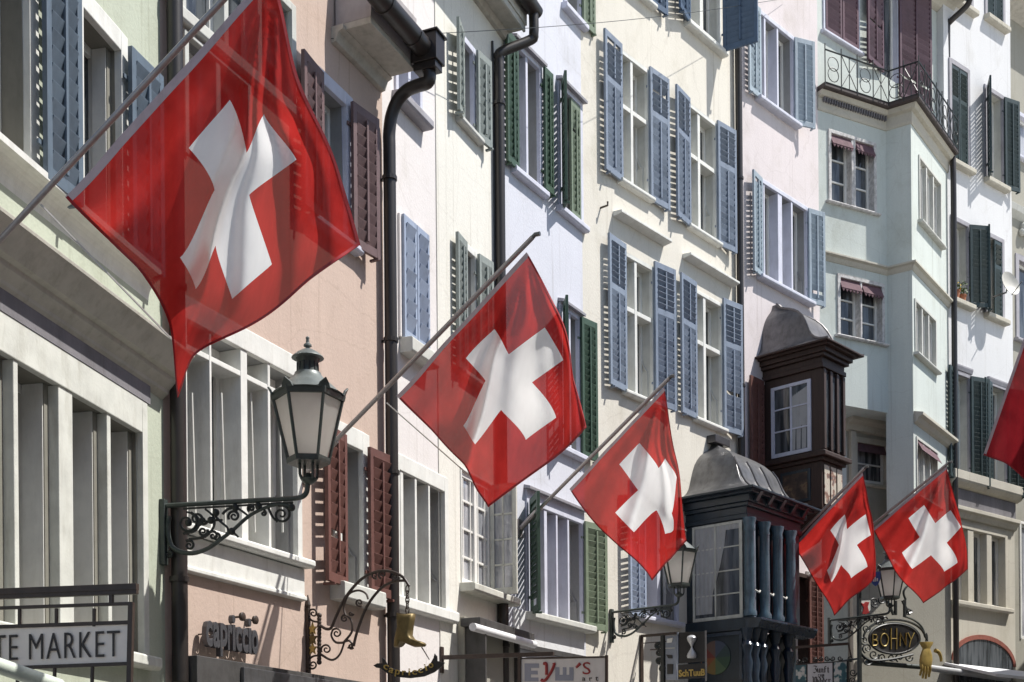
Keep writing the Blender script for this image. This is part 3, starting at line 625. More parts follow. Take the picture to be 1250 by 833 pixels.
# ------------------------------------------------------------------ house 6: pink
B6 = thing('townhouse', 'pale pink house with light grey-blue shutters behind the dark wooden oriel', 'house', F6, group='row of old town houses')
B_holes = []
kw = dict(mat='bluestone', jm='jambgrey', fw=.07, depth=.2, sillp=.13, sillh=.08, shm='sh_pale')
window(B6, F6, 926, 966, 17, 121, mull=((932, 934), (947.5, 949.5)), sl=4, sr=26, shw=.40, **kw)
window(B6, F6, 928, 983, 223, 338, mull=((931.5, 933), (949, 954), (965, 967)), sl=9, sr=18, shw=.37, stops=True, **{**kw, 'shm': 'sh_pale'})
window(B6, F6, 930, 985, 470, 600, sl=2, shw=.42, **{**kw, 'shm': 'sh_brown'})
window(B6, F6, 955, 984, 700, 900, sr=3, shw=.42, sill=False, **{**{k: v for k, v in kw.items() if k not in ('sillp', 'sillh')}, 'shm': 'sh_brown', 'mat': 'brownwood', 'jm': 'brownwood'})
L6b = L6 + .55
zc6 = zat(F6, 1003, 470)
wall(B6, F6, 0, L6, 0, zat(F6, 950, -320), B_holes, 'pink')

# ------------------------------------------------------------------ house 7: mint green corner house with a bay
FM = Fac(P7, (slope(3600), 1))
B7 = thing('townhouse', 'mint green house with an angled bay, plum shutters and an iron balcony under the roof', 'house', FM, group='row of old town houses')
sA = sat(FM, 1082, 250); A2 = FM.w(sA, 0, 0)
nf = Vector((.825, -.564, 0)).normalized(); e_bay = None
uB = ray(1113, 300).x
e_bay = (uB * A2.y - A2.x) / (nf.x - uB * nf.y); Bp = A2 + nf * e_bay
FS = Fac((A2.x, A2.y), (nf.x, nf.y)); FF = Fac((Bp.x, Bp.y), (-nf.y, nf.x))
LB = FF.pt(1157, 300)[0]
# FS: side of the bay - t runs outward, so its normal points up the street; flip it
FS = Fac((A2.x, A2.y), (nf.x, nf.y))
zbal = zat(FM, 1040, 124); zstr = zat(FM, 1050, 322); zcan = zat(FM, 1060, 500)
B_holes = []
for (x0, x1, yt, yb, sx0, sx1) in ((1014, 1066, 163, 246, 1037, 1044), (1025, 1076, 339, 409, 1048, 1052)):
    W_, r_ = window(B7, FM, x0, x1, yt, yb, mull=((sx0 + 2, sx1),), mat='worn', jm='worn', fw=.06, depth=.16, sillp=.08, sillh=.05, lights=1, pane_rows=(.36, .68), glass='glass', sillm='worn')
    q = MB(FM); mid = (sat(FM, sx0 + 2, yt), sat(FM, sx1, yt))
    for a, b in ((r_[0], mid[0]), (mid[1], r_[1])):
        q.prism([(a, -.02, r_[3]), (a, -.06, r_[3]), (a, .05, r_[3] - .19), (a, .07, r_[3] - .19)], (b - a, 0, 0))
        n = 6
        for k in range(n): q.prism([(a + (b - a) * (k + .0) / n, .055, r_[3] - .19), (a + (b - a) * (k + 1) / n, .055, r_[3] - .19), (a + (b - a) * (k + .5) / n, .055, r_[3] - .25)], (0, .01, 0))
    q.build('valance', 'valance', W_)
holes_m = B_holes
q = MB(FM).grid(0, sA + .4, zcan, zbal, holes_m); q.quad((0, 0, zcan), (sA + .4, 0, zcan), (sA + .4, -3, zcan), (0, -3, zcan)); q.quad((0, 0, zbal), (sA + .4, 0, zbal), (sA + .4, -3, zbal), (0, -3, zbal)); q.quad((0, 0, zcan), (0, -3, zcan), (0, -3, zbal), (0, 0, zbal))
q.build('wall', 'mint', B7)
B_holes = []
for (x0, x1, yt, yb, gl) in ((1122, 1147, 194, 270, 1), (1117, 1141, 369, 431, 1), (1119, 1143, 537, 605, 1)):
    W_, r_ = window(B7, FF, x0, x1, yt, yb, mull=(.33, .66), bar=.03, mat='stone2', jm='stone2', fw=.05, depth=.10, sillp=.10, sillh=.06, glass='curtain')
    if yt > 500:
        q = MB(FF).prism([(r_[0], .0, r_[3]), (r_[0], -.03, r_[3]), (r_[0], .10, r_[3] - .2), (r_[0], .11, r_[3] - .2)], (r_[1] - r_[0], 0, 0)); q.build('valance', 'valance', W_)
        hz = zat(FF, 1114, 505); q = MB(FF).ext_s([(0, hz - .16), (.06, hz - .12), (.10, hz - .05), (.17, hz - .03), (.17, hz + .02), (0, hz + .06)], .02, LB); q.build('hood', 'beigestone', W_, .004)
zbay = zat(FF, 1113, 622); wall(B7, FF, 0, LB, zbay, zbal, B_holes, 'mint', depth=e_bay + .04, name='bay_wall'); MB(FF).quad((0, 0, zbay), (LB, 0, zbay), (LB, -e_bay - .04, zbay), (0, -e_bay - .04, zbay)).build('bay_floor', 'beige', B7)
# string course and balcony slab run round main wall, bay side and bay front
def course(prof, name, mat, z, over):
    ring = []
    for d, dz in prof:
        a = FM.w(-.02, d, z + dz); pA = FM.w(sA, 0, 0)
        # mitre: main wall offset d meets the bay side offset d (bay side faces up the street: normal -FF.t)
        ns = -FF.t
        def meet(P, u, Q, v):
            den = u.x * v.y - u.y * v.x; w = Q - P; k = (w.x * v.y - w.y * v.x) / den; return P + u * k
        i1 = meet(FM.w(0, d, 0), FM.t, Bp + ns * d, nf); i2 = meet(Bp + ns * d, nf, FF.w(0, d, 0), FF.t); i3 = FF.w(LB + .02, d, 0)
        ring.append([Vector((a.x, a.y, z + dz)), Vector((i1.x, i1.y, z + dz)), Vector((i2.x, i2.y, z + dz)), Vector((i3.x, i3.y, z + dz))])
    m = MB(FM); i = len(m.v); n = len(ring)
    for r in ring: m.v += r
    for k in range(n):
        kk = (k + 1) % n
        for j in range(3): m.q.append((k * 4 + j, k * 4 + j + 1, kk * 4 + j + 1, kk * 4 + j))
    m.q.append(tuple(k * 4 for k in range(n))); m.q.append(tuple(k * 4 + 3 for k in range(n)))
    return m.build(name, mat, B7, .003), ring
course([(-.3, -.10), (.01, -.10), (.03, -.07), (.05, -.02), (.10, 0), (.10, .03), (.0, .07), (-.3, .07)], 'string_course', 'beigestone', zstr, 0)
course([(-.3, -.34), (.015, -.34), (.03, -.30), (.03, -.13), (.10, -.11), (.14, -.04), (-.3, -.04)], 'balcony_moulding', 'beigestone', zbal, 0)
_, rg = course([(-.6, -.04), (.19, -.04), (.21, -.02), (.21, .05), (-.6, .05)], 'balcony_slab', 'darkred', zbal, 0)
q = MB(FM)                                                     # dentils
for k in range(26):
    s = .08 + (sA - .1) * k / 26; q.box(s, s + .022, .03, .085, zbal - .20, zbal - .12)
for k in range(16):
    s = .05 + LB * k / 16; p = FF.w(s, .0, 0)
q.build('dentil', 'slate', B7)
FU = Fac((P7[0], P7[1]), (slope(2500), 1)); LU = FU.pt(1152, 60)[0]; zu = zat(FU, 1120, -4)
B_holes = []
W_, r_ = window(B7, FU, 1006, 1046, -60, 50, xr=1025, mat='bluestone', fw=.05, depth=.12, sillp=.08, sillh=.07)
w2 = (r_[1] - r_[0]) / 2
for a, sd in ((r_[0], 1), (r_[1], -1)): shutter(W_, FU, a, sd, w2 - .01, r_[2], r_[3], 'sh_violet', 0, .0, .09, rod=False)
W_, r_ = window(B7, FU, 1075, 1094, -60, 90, xr=1075, mat='bluestone', fw=.05, depth=.12, sill=False)
shutter(W_, FU, r_[0], -1, .62, r_[2], r_[3], 'sh_violet', 8, .03, .09); shutter(W_, FU, r_[1] + .02, +1, .95, r_[2] - .25, r_[3] - .1, 'sh_violet', 6, .03, .09)
q = wall(B7, FU, -.0, LU, zbal - .1, zu + .6, B_holes, 'mint', name='attic_wall')
q = MB(FU).ext_s([(0, zu - .05), (.10, zu), (.18, zu + .12), (.42, zu + .16), (.42, zu + .32), (0, zu + .4)], -.05, LU + .15); q.build('eave', 'beigestone', B7, .006)
q = MB(FU).loft([[(s, .52 + .09 * math.cos(a), zu + .30 + .09 * math.sin(a)) for a in [math.pi + math.pi * k / 8 for k in range(9)]] + [(s, .6, zu + .33), (s, .43, zu + .34)] for s in (-.05, LU + .2)]); q.build('gutter', 'pipe', B7, 0, True)
# balcony railing: posts, rails and rings
rail = MB(FM); path = [r.copy() for r in rg[2]]; ztop = zat(FM, 1012, 52, .18)
hr = .62
for j in range(3):
    a, b = path[j], path[j + 1]; Ld = (b - a); n = max(1, round(Ld.length / .34)); u = Ld.normalized()
    def wp(t, h): p = a + Ld * t; return tuple(FM.mat().inverted() @ Vector((p.x, p.y, a.z + h)))
    def loc(t, h): v = wp(t, h); return (v[0], -v[1], v[2])
    rail.tube([loc(0, .06), loc(1, .06)], .010, 5); rail.tube([loc(0, hr), loc(1, hr)], .014, 5)
    for k in range(n + 1): rail.tube([loc(k / n, 0), loc(k / n, hr + .10)], .010, 5)
    for k in range(n):
        if k % 2 == 0:
            for cz, rr in ((hr * .36, .12), (hr * .66, .12)): rail.tube([loc((k + .5) / n + rr * math.cos(q_) / Ld.length, cz + rr * math.sin(q_)) for q_ in [2 * math.pi * w_ / 14 for w_ in range(15)]], .008, 4)
        else:
            rail.tube([loc(k / n, .06), loc((k + 1) / n, hr)], .008, 4); rail.tube([loc(k / n, hr), loc((k + 1) / n, .06)], .008, 4); rail.tube([loc((k + .5) / n, .06), loc((k + .5) / n, hr)], .008, 4)
rail.build('balcony_railing', 'iron', B7)
# recessed lower storey: side wall with one window, canopy moulding
PC = FF.w(LB, 0, 0); tW = Vector((slope(3600), 1, 0)).normalized(); LL = 2.6
FL = Fac(tuple((PC - tW * LL)[:2]), tuple(tW[:2]))
B_holes = []
W_, r_ = window(B7, FL, 1046, 1081, 540, 588, mat='beigestone', jm='beigestone', fw=.10, depth=.10, sillp=.05, sillh=.07, lights=1, pane_rows=(.5,), glass='curtain')
q = MB(FL).prism([(r_[0], -.03, r_[3]), (r_[0], -.06, r_[3]), (r_[0], .03, r_[3] - .17), (r_[0], .04, r_[3] - .17)], (r_[1] - r_[0], 0, 0)); q.build('valance', 'valance', W_)
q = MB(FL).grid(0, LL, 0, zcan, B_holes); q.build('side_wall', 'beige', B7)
q = MB(FL).ext_s([(0, zcan - .22), (.08, zcan - .2), (.10, zcan - .1), (.22, zcan - .06), (.22, zcan), (0, zcan)], sat(FL, 1031, 500), sat(FL, 1098, 500)); q.build('canopy', 'beigestone', B7, .005)
ps = sat(FL, 1040, 700); MB(FL).box(ps - .06, ps + .06, .0, .08, 0, zcan - .22).build('pilaster', 'beigestone', B7, .006)
sp = FF.pt(1154, 400, .07)[0]
pth = [(LU + .1, .5, zu + .26), (LU + .1, .5, zu + .1), (LU + .08, .42, zu - .02), (LU - .02, .14, zu - .22), (LU - .03, .10, zu - .35), (LU - .03, .10, zbal + .3)]
pz = [FU.w(*p) for p in pth]; tail = FF.w(LB + .03, .10, zbal - .1), FF.w(LB + .03, .10, zstr - .4), FF.w(LB + .03, .07, 0)
inv = FM.mat().inverted(); cv = lambda p: (lambda v: (v.x, -v.y, v.z))(inv @ p)
MB(FM).tube(smooth_path([cv(p) for p in pz + list(tail)], 5), .055, 10).build('downpipe', 'pipe', B7, 0, True)

# ------------------------------------------------------------------ house 8: white, and house 9: beige
P8 = FF.w(LB + .0, -.05, 0); F8 = Fac((P8.x, P8.y), (slope(2540), 1)); L8 = F8.pt(1236.5, 430)[0]
B8 = thing('townhouse', 'white house with bottle green shutters over a beige stone ground floor', 'house', F8, group='row of old town houses')
B_holes = []
kw = dict(mat='greystone', jm='stone2', fw=.085, depth=.22, sillp=.13, sillh=.11, sillo=.03, sillm='beigestone', shm='sh_dark')
def closed(fr, W_, r_, f=1.0):
    w2 = (r_[1] - r_[0]) / 2
    if f == 1.0: shutter(W_, fr, r_[0], 1, w2 - .008, r_[2], r_[3], 'sh_dark', 0, -.02, .09, mid=.66, rod=False)
    shutter(W_, fr, r_[1], -1, w2 - .008, r_[2], r_[3], 'sh_dark', 0, -.02, .09, mid=.66, rod=False)
W_, r_ = window(B8, F8, 1204, 1223, -95, 20, **kw); closed(F8, W_, r_)
W_, r_ = window(B8, F8, 1165, 1184, -115, 0, **kw); closed(F8, W_, r_)
W_, r_ = window(B8, F8, 1161, 1180.5, 78, 196, **kw); closed(F8, W_, r_)
window(B8, F8, 1204, 1223, 110, 218, sl=38, sr=12, shw=.42, **kw)
wc, rc = window(B8, F8, 1163, 1180.5, 269, 365, sr=30, shw=.42, **kw)
wd, rd = window(B8, F8, 1204, 1222.5, 288, 383, sl=35, shw=.40, **kw); closed(F8, wd, rd, .5)
kw2 = {**kw, 'fw': .06, 'sill': False}; [kw2.pop(k) for k in ('sillp', 'sillh', 'sillo', 'sillm')]
window(B8, F8, 1167, 1182, 457, 585, sl=15, sr=14, shw=.48, **kw2); window(B8, F8, 1209, 1227, 471, 598, sl=15, sr=20, shw=.44, **kw2)
for x0, y0, x1, y1 in ((1162, 443, 1185.5, 453), (1205, 460, 1228.5, 470)):
    a, z = F8.pt(x0, y0); b = F8.pt(x1, y1)[0]; MB(F8).ext_s([(0, z - .11), (.03, z - .10), (.05, z - .03), (.05, z), (0, z + .01)], a, b).build('hood', 'greystone', B8, .003)
zb1, zb2 = zat(F8, 1163, 586), zat(F8, 1166, 622)
q = MB(F8).ext_s([(0, zb1 - .14), (.10, zb1 - .10), (.16, zb1 - .04), (.18, zb1), (.18, zb1 + .16), (.0, zb1 + .2)], 0, L8 + .1); q.build('band_cornice', 'beigestone', B8, .006)
q = MB(F8).ext_s([(0, zb2 - .16), (.05, zb2 - .14), (.09, zb2 - .05), (.14, zb2 - .02), (.14, zb2 + .05), (0, zb2 + .09)], 0, L8); q.build('lower_cornice', 'beigestone', B8, .006)
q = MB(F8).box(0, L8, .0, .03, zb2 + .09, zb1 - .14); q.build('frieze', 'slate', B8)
window(B8, F8, 1166, 1226, 643, 733, mull=((1181, 1188), (1204, 1210)), fw=.10, depth=.18, mat='beigestone', jm='beigestone', sillp=.12, sillh=.10, lights=1, glass='curtain', sash='sash')
a0, a1 = sat(F8, 1164, 794), sat(F8, 1236, 800); zs_ = zat(F8, 1164, 806); cx = (a0 + a1) / 2; rad = (a1 - a0) / 2
rise = zat(F8, 1200, 781) - zs_
ring = lambda k, d: [(cx + (rad + k) * math.cos(t), d, zs_ + (rise + k) * math.sin(t)) for t in [math.pi * j / 16 for j in range(17)]]
q = MB(F8); O_, I_ = ring(.09, .03), ring(0, .03)
for j in range(16): q.prism([O_[j], O_[j + 1], I_[j + 1], I_[j]], (0, -.05, 0))
q.build('arch', 'brick', B8); q = MB(F8).prism([(a0, .004, zs_ - 2)] + [p for p in reversed([(x, .004, z) for x, _, z in ring(0, 0)])] + [(a1, .004, zs_ - 2)], (0, .006, 0)); q.build('arch_pane', 'glass', B8)
zsp = zb1 + .02
wall(B8, F8, -.0, L8, zsp, zat(F8, 1200, -160), B_holes, 'white'); wall(B8, F8, 0, L8, 0, zsp, B_holes, 'beigestone', name='ground_floor_wall')
q = MB(F8).prism([(-.2, .02, zat(F8, 1180, 812)), (-.2, 1.1, zat(F8, 1180, 812) - .30), (-.2, 1.1, zat(F8, 1180, 812) - .36), (-.2, .02, zat(F8, 1180, 812) - .05)], (L8 + .5, 0, 0)); q.build('awning', 'awnwhite', B8, .004)
P9 = F8.w(L8, -.45, 0); F9 = Fac((P9.x, P9.y), (slope(2600), 1))
B9 = thing('townhouse', 'beige house cut off by the right edge of the picture', 'house', F9, group='row of old town houses')
B_holes = []
window(B9, F9, 1241, 1268, 140, 190, mat='bluestone', fw=.08, depth=.12, glass='netglass', sillp=.1)
window(B9, F9, 1243, 1270, 318, 414, mat='greystone', fw=.12, depth=.15, sillp=.1)
window(B9, F9, 1246, 1262, 640, 780, mat='sash', fw=.05, depth=.06, glass='netglass', sill=False)
zc = zat(F9, 1240, 262); MB(F9).ext_s([(0, zc - .1), (.12, zc), (.15, zc + .12), (0, zc + .16)], 0, 4).build('cornice', 'stone2', B9, .005)
zc = zat(F9, 1245, 276); MB(F9).ball((sat(F9, 1248, 277), .06, zc - .05), .13).ball((sat(F9, 1248, 277) - .1, .05, zc - .15), .08).ball((sat(F9, 1248, 277) + .12, .05, zc - .13), .09).build('relief', 'stone2', B9, 0, True)
wall(B9, F9, 0, 4.5, 0, zat(F9, 1240, 20), B_holes, 'beige')
zr = zat(F9, 1240, 22); MB(F9).ext_s([(0, zr - .1), (.5, zr + .05), (.5, zr + .3), (0, zr + .6)], 0, 4.5).build('eave', 'eave', B9, .006)

# ------------------------------------------------------------------ oriels
def ogee(fac, sa, sb, D, ov, z0, h, wide=.0):
    pr = [(0, 0), (.07, .02), (.15, .055), (.225, .11), (.285, .185), (.33, .28), (.365, .39), (.405, .50), (.455, .605), (.525, .70), (.61, .78), (.70, .845), (.79, .90), (.86, .95), (.905, 1.0), (.94, 1.06)]
    Hs = (sb - sa) / 2 + ov; rings = []
    for i, f in pr:
        a, b, c = sa - ov + i * Hs, sb + ov - i * Hs, (D + ov) * (1 - i); z = z0 + h * f
        n = 5; rings.append([(a, 0, z), (a, c, z), (b, c, z), (b, 0, z)])
    return MB(fac).loft(rings), pr, Hs
# black oriel on the cream house
sa = sat(F5, 838, 690); pD = F5.perp(sa, 911, 690); D = pD[0]; sb = F5.pt(976, 700, D)[0]
pz = lambda px, py: F5.perp(sa, px, py)[1]; pd = lambda px, py: F5.perp(sa, px, py)[0]
z_e, z_w1, z_w0, z_l = pz(870, 606), pz(875, 640), pz(878, 757), pz(880, 771)
OR = MB(F5).box(sa, sb, -.1, D, z_w0 - .02, z_w1 + .02).build('oriel', 'blackwood', B5, .008)
wd0, wd1 = pd(846, 700), pd(907, 700)
q = MB(F5); e = .02
q.box(sa - e, sa + .01, wd0, wd0 + .04, z_w0, z_w1); q.box(sa - e, sa + .01, wd1 - .05, wd1, z_w0, z_w1); q.box(sa - e, sa + .01, wd0 + .04, wd1 - .05, z_w1 - .035, z_w1); q.box(sa - e, sa + .01, wd0 + .04, wd1 - .05, z_w0, z_w0 + .05)
mid = wd0 + (wd1 - wd0) * .46; q.box(sa - e + .003, sa + .005, mid - .013, mid + .013, z_w0 + .04, z_w1 - .03)
for f in (.26, .5, .745): zz = z_w0 + (z_w1 - z_w0) * f; q.box(sa - e + .005, sa + .005, wd0 + .03, wd1 - .04, zz - .010, zz + .010)
q.build('side_window', 'oldsash', OR, .003)
MB(F5).quad((sa - .004, wd0, z_w0), (sa - .004, wd1, z_w0), (sa - .004, wd1, z_w1), (sa - .004, wd0, z_w1)).build('pane', 'glass', OR)
q = MB(F5); n = 48                                             # net curtain drawn to one side
for k in range(n):
    a, b = k / n, (k + 1) / n; wv = lambda t: sa - .007 - .006 * (1 + math.sin(t * 62 + 3 * t * t))
    d_ = lambda t: wd0 + .05 + (wd1 - wd0 - .1) * t
    lo = lambda t: z_w0 + (z_w1 - z_w0) * (.92 - .9 * min(1, max(0, (t - .30) / .5)) ** .7 if t < .8 else .05)
    q.quad((wv(1 - a), d_(1 - a), lo(a) if a < .62 else z_w0 + .1), (wv(1 - b), d_(1 - b), lo(b) if b < .62 else z_w0 + .1), (wv(1 - b), d_(1 - b), z_w1 - .03), (wv(1 - a), d_(1 - a), z_w1 - .03))
q.build('curtain', 'curtainlace', OR)
# entablature and eaves
q = MB(F5); H_ = z_e - z_w1
for f0, f1, o_ in ((0, .16, .03), (.16, .42, .015), (.42, .55, .05), (.55, .80, .08), (.80, 1.0, .15)): q.box(sa - o_, sb + o_, -.05, D + o_ * 1.25, z_w1 + .021 + H_ * f0, z_w1 + .021 + H_ * f1 + .001)
q.build('entablature', 'blackwood', OR, .01)
for k in range(5):                                             # brackets under the front eave
    s = sa + .10 + (sb - sa - .2) * k / 4; MB(F5).ext_s([(D + .05, z_e - .18), (D + .13, z_e - .15), (D + .22, z_e - .02), (D + .05, z_e - .02)], s - .045, s + .045).build('eave_bracket', 'blackwood', OR, .008)
m, pr, Hs = ogee(F5, sa, sb, D, .24, z_e, pz(850, 530) - z_e); rf = m.build('roof', 'zinc', OR, .006, True)
for k in range(4):
    s = sa + .0 + (sb - sa) * (k + .5) / 4
    P_ = [(min(max(s, sa - .24 + i * Hs), sb + .24 - i * Hs), (D + .24) * (1 - i) + .006, z_e + (pz(850, 530) - z_e) * f + .008) for i, f in pr[:9]]; MB(F5).tube(P_, .014, 6).build('roof_seam', 'darkzinc', OR)
cz = z_e + (pz(850, 530) - z_e) * 1.02; cs_ = (sa + sb) / 2
MB(F5).prism([(cs_ - .22, .0, cz), (cs_ - .22, .16, cz), (cs_ + .22, .16, cz), (cs_ + .22, 0, cz)], (0, 0, .12)).build('roof_cap', 'darkzinc', OR, .01)
MB(F5).box(sa - .26, sb + .26, -.02, D + .26, z_e - .03, z_e + .004).build('eave_board', 'blackwood', OR, .006)
# front columns with a window between each
ncol = 4; cols = [sat(F5, x, 700, D + .1) for x in (916, 934, 950, 966)]
for c in cols:
    cb = (c, D + .09, z_w0)
    MB(F5).lathe(cb, [(.10, .0), (.10, .06), (.075, .10), (.08, .30), (.076, .9), (.068, (z_w1 - z_w0) - .20), (.085, (z_w1 - z_w0) - .17), (.072, (z_w1 - z_w0) - .12), (.10, (z_w1 - z_w0) - .03), (.10, (z_w1 - z_w0))], 14).build('column', 'bluecol', OR, 0, True)
for a, b in zip(cols, cols[1:]):
    MB(F5).box(a + .10, b - .10, D - .01, D + .015, z_w0 + .05, z_w1 - .04).build('front_window', 'glass', OR, .003)
    MB(F5).box((a + b) / 2 - .03, (a + b) / 2 + .03, D + .01, D + .05, z_w0, z_w1).build('window_post', 'bluepost', OR, .004)
    MB(F5).tube([(a + .09, D + .06, z_w0 + .42), ((a + b) / 2, D + .12, z_w0 + .36), (b - .12, D + .08, z_w0 + .40)], .014, 6).build('stay_bar', 'stone2', OR)
MB(F5).ext_s([(D - .02, z_l), (D + .20, z_l), (D + .26, z_w0 - .06), (D + .26, z_w0 - .03), (D - .02, z_w0)], sa - .05, sb + .08).build('front_ledge', 'blueblack', OR, .006)
MB(F5).box(sa - .05, sa + .02, -.05, D + .02, z_l - .01, z_w0 - .01).build('side_ledge', 'blackwood', OR, .01)
zb = z_l - 1.3
MB(F5).box(sa + .02, sb - .02, -.05, D - .06, zb, z_l).build('plinth', 'blackwood', OR, .01)
q = MB(F5)                                                     # sunk panel on the side, painted disc in it
p0, p1 = pd(862, 800), pd(903, 800); zt_, zbm = pz(880, 777), pz(880, 777) - .66
q.box(sa - .02, sa + .03, p0 - .06, p0, zbm, zt_); q.box(sa - .02, sa + .03, p1, p1 + .05, zbm, zt_); q.box(sa - .02, sa + .03, p0 - .06, p1 + .05, zt_, zt_ + .05); q.build('panel_frame', 'blueblack', OR, .012)
cx_, cz_ = pd(873, 803), pz(873, 803); rr = .25
MB(F5).prism([(sa + .005, cx_ + rr * math.cos(a), cz_ + rr * math.sin(a)) for a in [2 * math.pi * k / 32 for k in range(32)]], (.012, 0, 0)).build('painted_disc', 'wheel', OR)
for c in cols + [(cols[0] + cols[1]) / 2]:                      # carved herms carrying the ledge
    MB(F5).lathe((c, D + .04, z_l - 1.1), [(.05, 0), (.09, .2), (.06, .42), (.085, .6), (.055, .72), (.095, .86), (.05, .93), (.075, .99), (.085, 1.05), (.10, 1.1)], 9).build('carved_bracket', 'blueblack', OR, 0, True)

# brown wooden oriel on the pink house
sa = sat(F6, 932, 500); D = F6.perp(sa, 1003, 500)[0]; sb = F6.pt(1029, 520, D)[0]
pz = lambda px, py: F6.perp(sa, px, py)[1]; pd = lambda px, py: F6.perp(sa, px, py)[0]
z_e, z_c, z_s, z_b = pz(960, 433), pz(965, 460), pz(965, 556), pz(965, 626)
OR = MB(F6).box(sa, sb, -.1, D, z_s - .02, z_c + .02).build('oriel', 'brownwood', B6, .008)
w0, w1, y0, y1 = pd(942, 510), pd(990.5, 510), pz(965, 556), pz(965, 469)
q = MB(F6); e = .025
q.box(sa - e, sa + .01, w0, w0 + .06, y0, y1); q.box(sa - e, sa + .01, w1 - .06, w1, y0, y1); q.box(sa - e, sa + .01, w0 + .06, w1 - .06, y1 - .05, y1); q.box(sa - e, sa + .01, w0 + .06, w1 - .06, y0, y0 + .06)
q.box(sa - e + .004, sa + .004, (w0 + w1) / 2 - .016, (w0 + w1) / 2 + .016, y0 + .05, y1 - .04)
for f in (.36, .67): zz = y0 + (y1 - y0) * f; q.box(sa - e + .006, sa + .004, w0 + .05, w1 - .05, zz - .012, zz + .012)
q.build('side_window', 'bluestone', OR, .003)
MB(F6).quad((sa - .004, w0, y0), (sa - .004, w1, y0), (sa - .004, w1, y1), (sa - .004, w0, y1)).build('pane', 'glass', OR)
q = MB(F6)
for k in range(9):
    a, b = .52 + .40 * k / 9, .52 + .40 * (k + 1) / 9; f = lambda t: y0 + .08 + (y1 - y0) * max(0, (.95 - t) * .9)
    q.quad((sa - .006 - .004 * math.sin(k * 2.2), w0 + (w1 - w0) * a, y0 + .07), (sa - .006 - .004 * math.sin(k * 2.2 + 2.2), w0 + (w1 - w0) * b, y0 + .07), (sa - .007, w0 + (w1 - w0) * b, y1 - .06 - .25 * (1 - a)), (sa - .007, w0 + (w1 - w0) * a, y1 - .06 - .35 * (1 - a)))
q.build('curtain', 'curtainlace', OR)
H_ = z_e - z_c; q = MB(F6)
for f0, f1, o_ in ((0, .2, .04), (.2, .45, .02), (.45, .6, .07), (.6, .8, .11), (.8, 1.0, .17)): q.box(sa - o_, sb + o_, -.05, D + o_ * 1.2, z_c + .021 + H_ * f0, z_c + .021 + H_ * f1 + .001)
q.build('entablature', 'brownwood', OR, .01)
m, pr, Hs = ogee(F6, sa, sb, D, .25, z_e, pz(955, 364) - z_e); m.build('roof', 'darkzincroof', OR, .006, True)
MB(F6).box(sa - .255, sb + .255, -.02, D + .255, z_e - .025, z_e + .004).build('eave_board', 'brownwood', OR, .006)
for sg in (0, 1):
    P_ = [((sa - .25 + i * Hs) if sg == 0 else (sb + .25 - i * Hs), (D + .25) * (1 - i), z_e + (pz(955, 364) - z_e) * f + .006) for i, f in pr]; MB(F6).tube(P_, .02, 6).build('hip_roll', 'darkzinc', OR)
q = MB(F6).box(sa - .05, sb + .05, -.05, D + .06, z_s - .05, z_s - .021); q.box(sa - .09, sb + .09, -.05, D + .11, z_s - .12, z_s - .05); q.box(sa - .03, sb + .03, -.05, D + .04, z_s - .18, z_s - .12); q.build('sill_cornice', 'brownwood', OR, .01)
MB(F6).box(sa + .01, sb - .01, -.05, D - .01, z_b, z_s - .18).build('parapet', 'brownwood', OR, .01)
MB(F6).loft([[(sa + .01 + k, -.05, z_b - h_), (sa + .01 + k, (D - .01) * (1 - k * 2.2), z_b - h_), (sb - .01 - k * .6, (D - .01) * (1 - k * 2.2), z_b - h_), (sb - .01 - k * .6, -.05, z_b - h_)] for k, h_ in ((0, 0), (.02, .08), (.10, .2), (.16, .42), (.3, .6))]).build('corbel', 'brownwood', OR, .008)
a, b, c, e_ = pd(956, 595), pd(986, 595), pz(970, 611), pz(970, 579)
MB(F6).box(sa - .01, sa + .02, a - .05, b + .05, c - .05, e_ + .05).build('panel_frame', 'blackwood', OR, .01)
MB(F6).box(sa - .016, sa, a, b, c, e_).build('painted_panel', 'oldpicture', OR)
nf_ = 3
for k in range(nf_ + 1):
    s = sa + .035 + (sb - sa - .07) * k / nf_; MB(F6).box(s - .035, s + .035, D - .01, D + .05, z_s, z_c).build('window_post', 'brownwood', OR, .006)
for k in range(nf_):
    s = sa + .035 + (sb - sa - .07) * (k + .5) / nf_; MB(F6).box(s - .09, s + .09, D + .0, D + .012, z_s + .05, z_c - .05).build('front_window', 'glass', OR)
    MB(F6).box(s - .08, s + .08, D - .0, D + .012, z_b + .06, z_s - .24).build('painted_panel', 'palepicture', OR)

# ------------------------------------------------------------------ flags and poles
def tps(src, dst):
    src, dst = np.array(src, float), np.array(dst, float); n = len(src)
    r = np.linalg.norm(src[:, None] - src[None], axis=2); K = np.where(r > 0, r * r * np.log(r + 1e-12), 0) + np.eye(n) * 2e-4
    Pm = np.c_[np.ones(n), src]; A = np.zeros((n + 3, n + 3)); A[:n, :n] = K; A[:n, n:] = Pm; A[n:, :n] = Pm.T
    w = np.linalg.solve(A, np.r_[dst, np.zeros((3, 2))])
    def f(q):
        q = np.array(q, float); r = np.linalg.norm(q[:, None] - src[None], axis=2); K = np.where(r > 0, r * r * np.log(r + 1e-12), 0)
        return K @ w[:n] + np.c_[np.ones(len(q)), q] @ w[n:]
    return f
hw = .105; CR = dict(a1=(.5 - hw, .1875), b1=(.5 + hw, .1875), i12=(.5 + hw, .5 - hw), a2=(.8125, .5 - hw), b2=(.8125, .5 + hw), i23=(.5 + hw, .5 + hw),
     a3=(.5 + hw, .8125), b3=(.5 - hw, .8125), i34=(.5 - hw, .5 + hw), a4=(.1875, .5 + hw), b4=(.1875, .5 - hw), i41=(.5 - hw, .5 - hw))
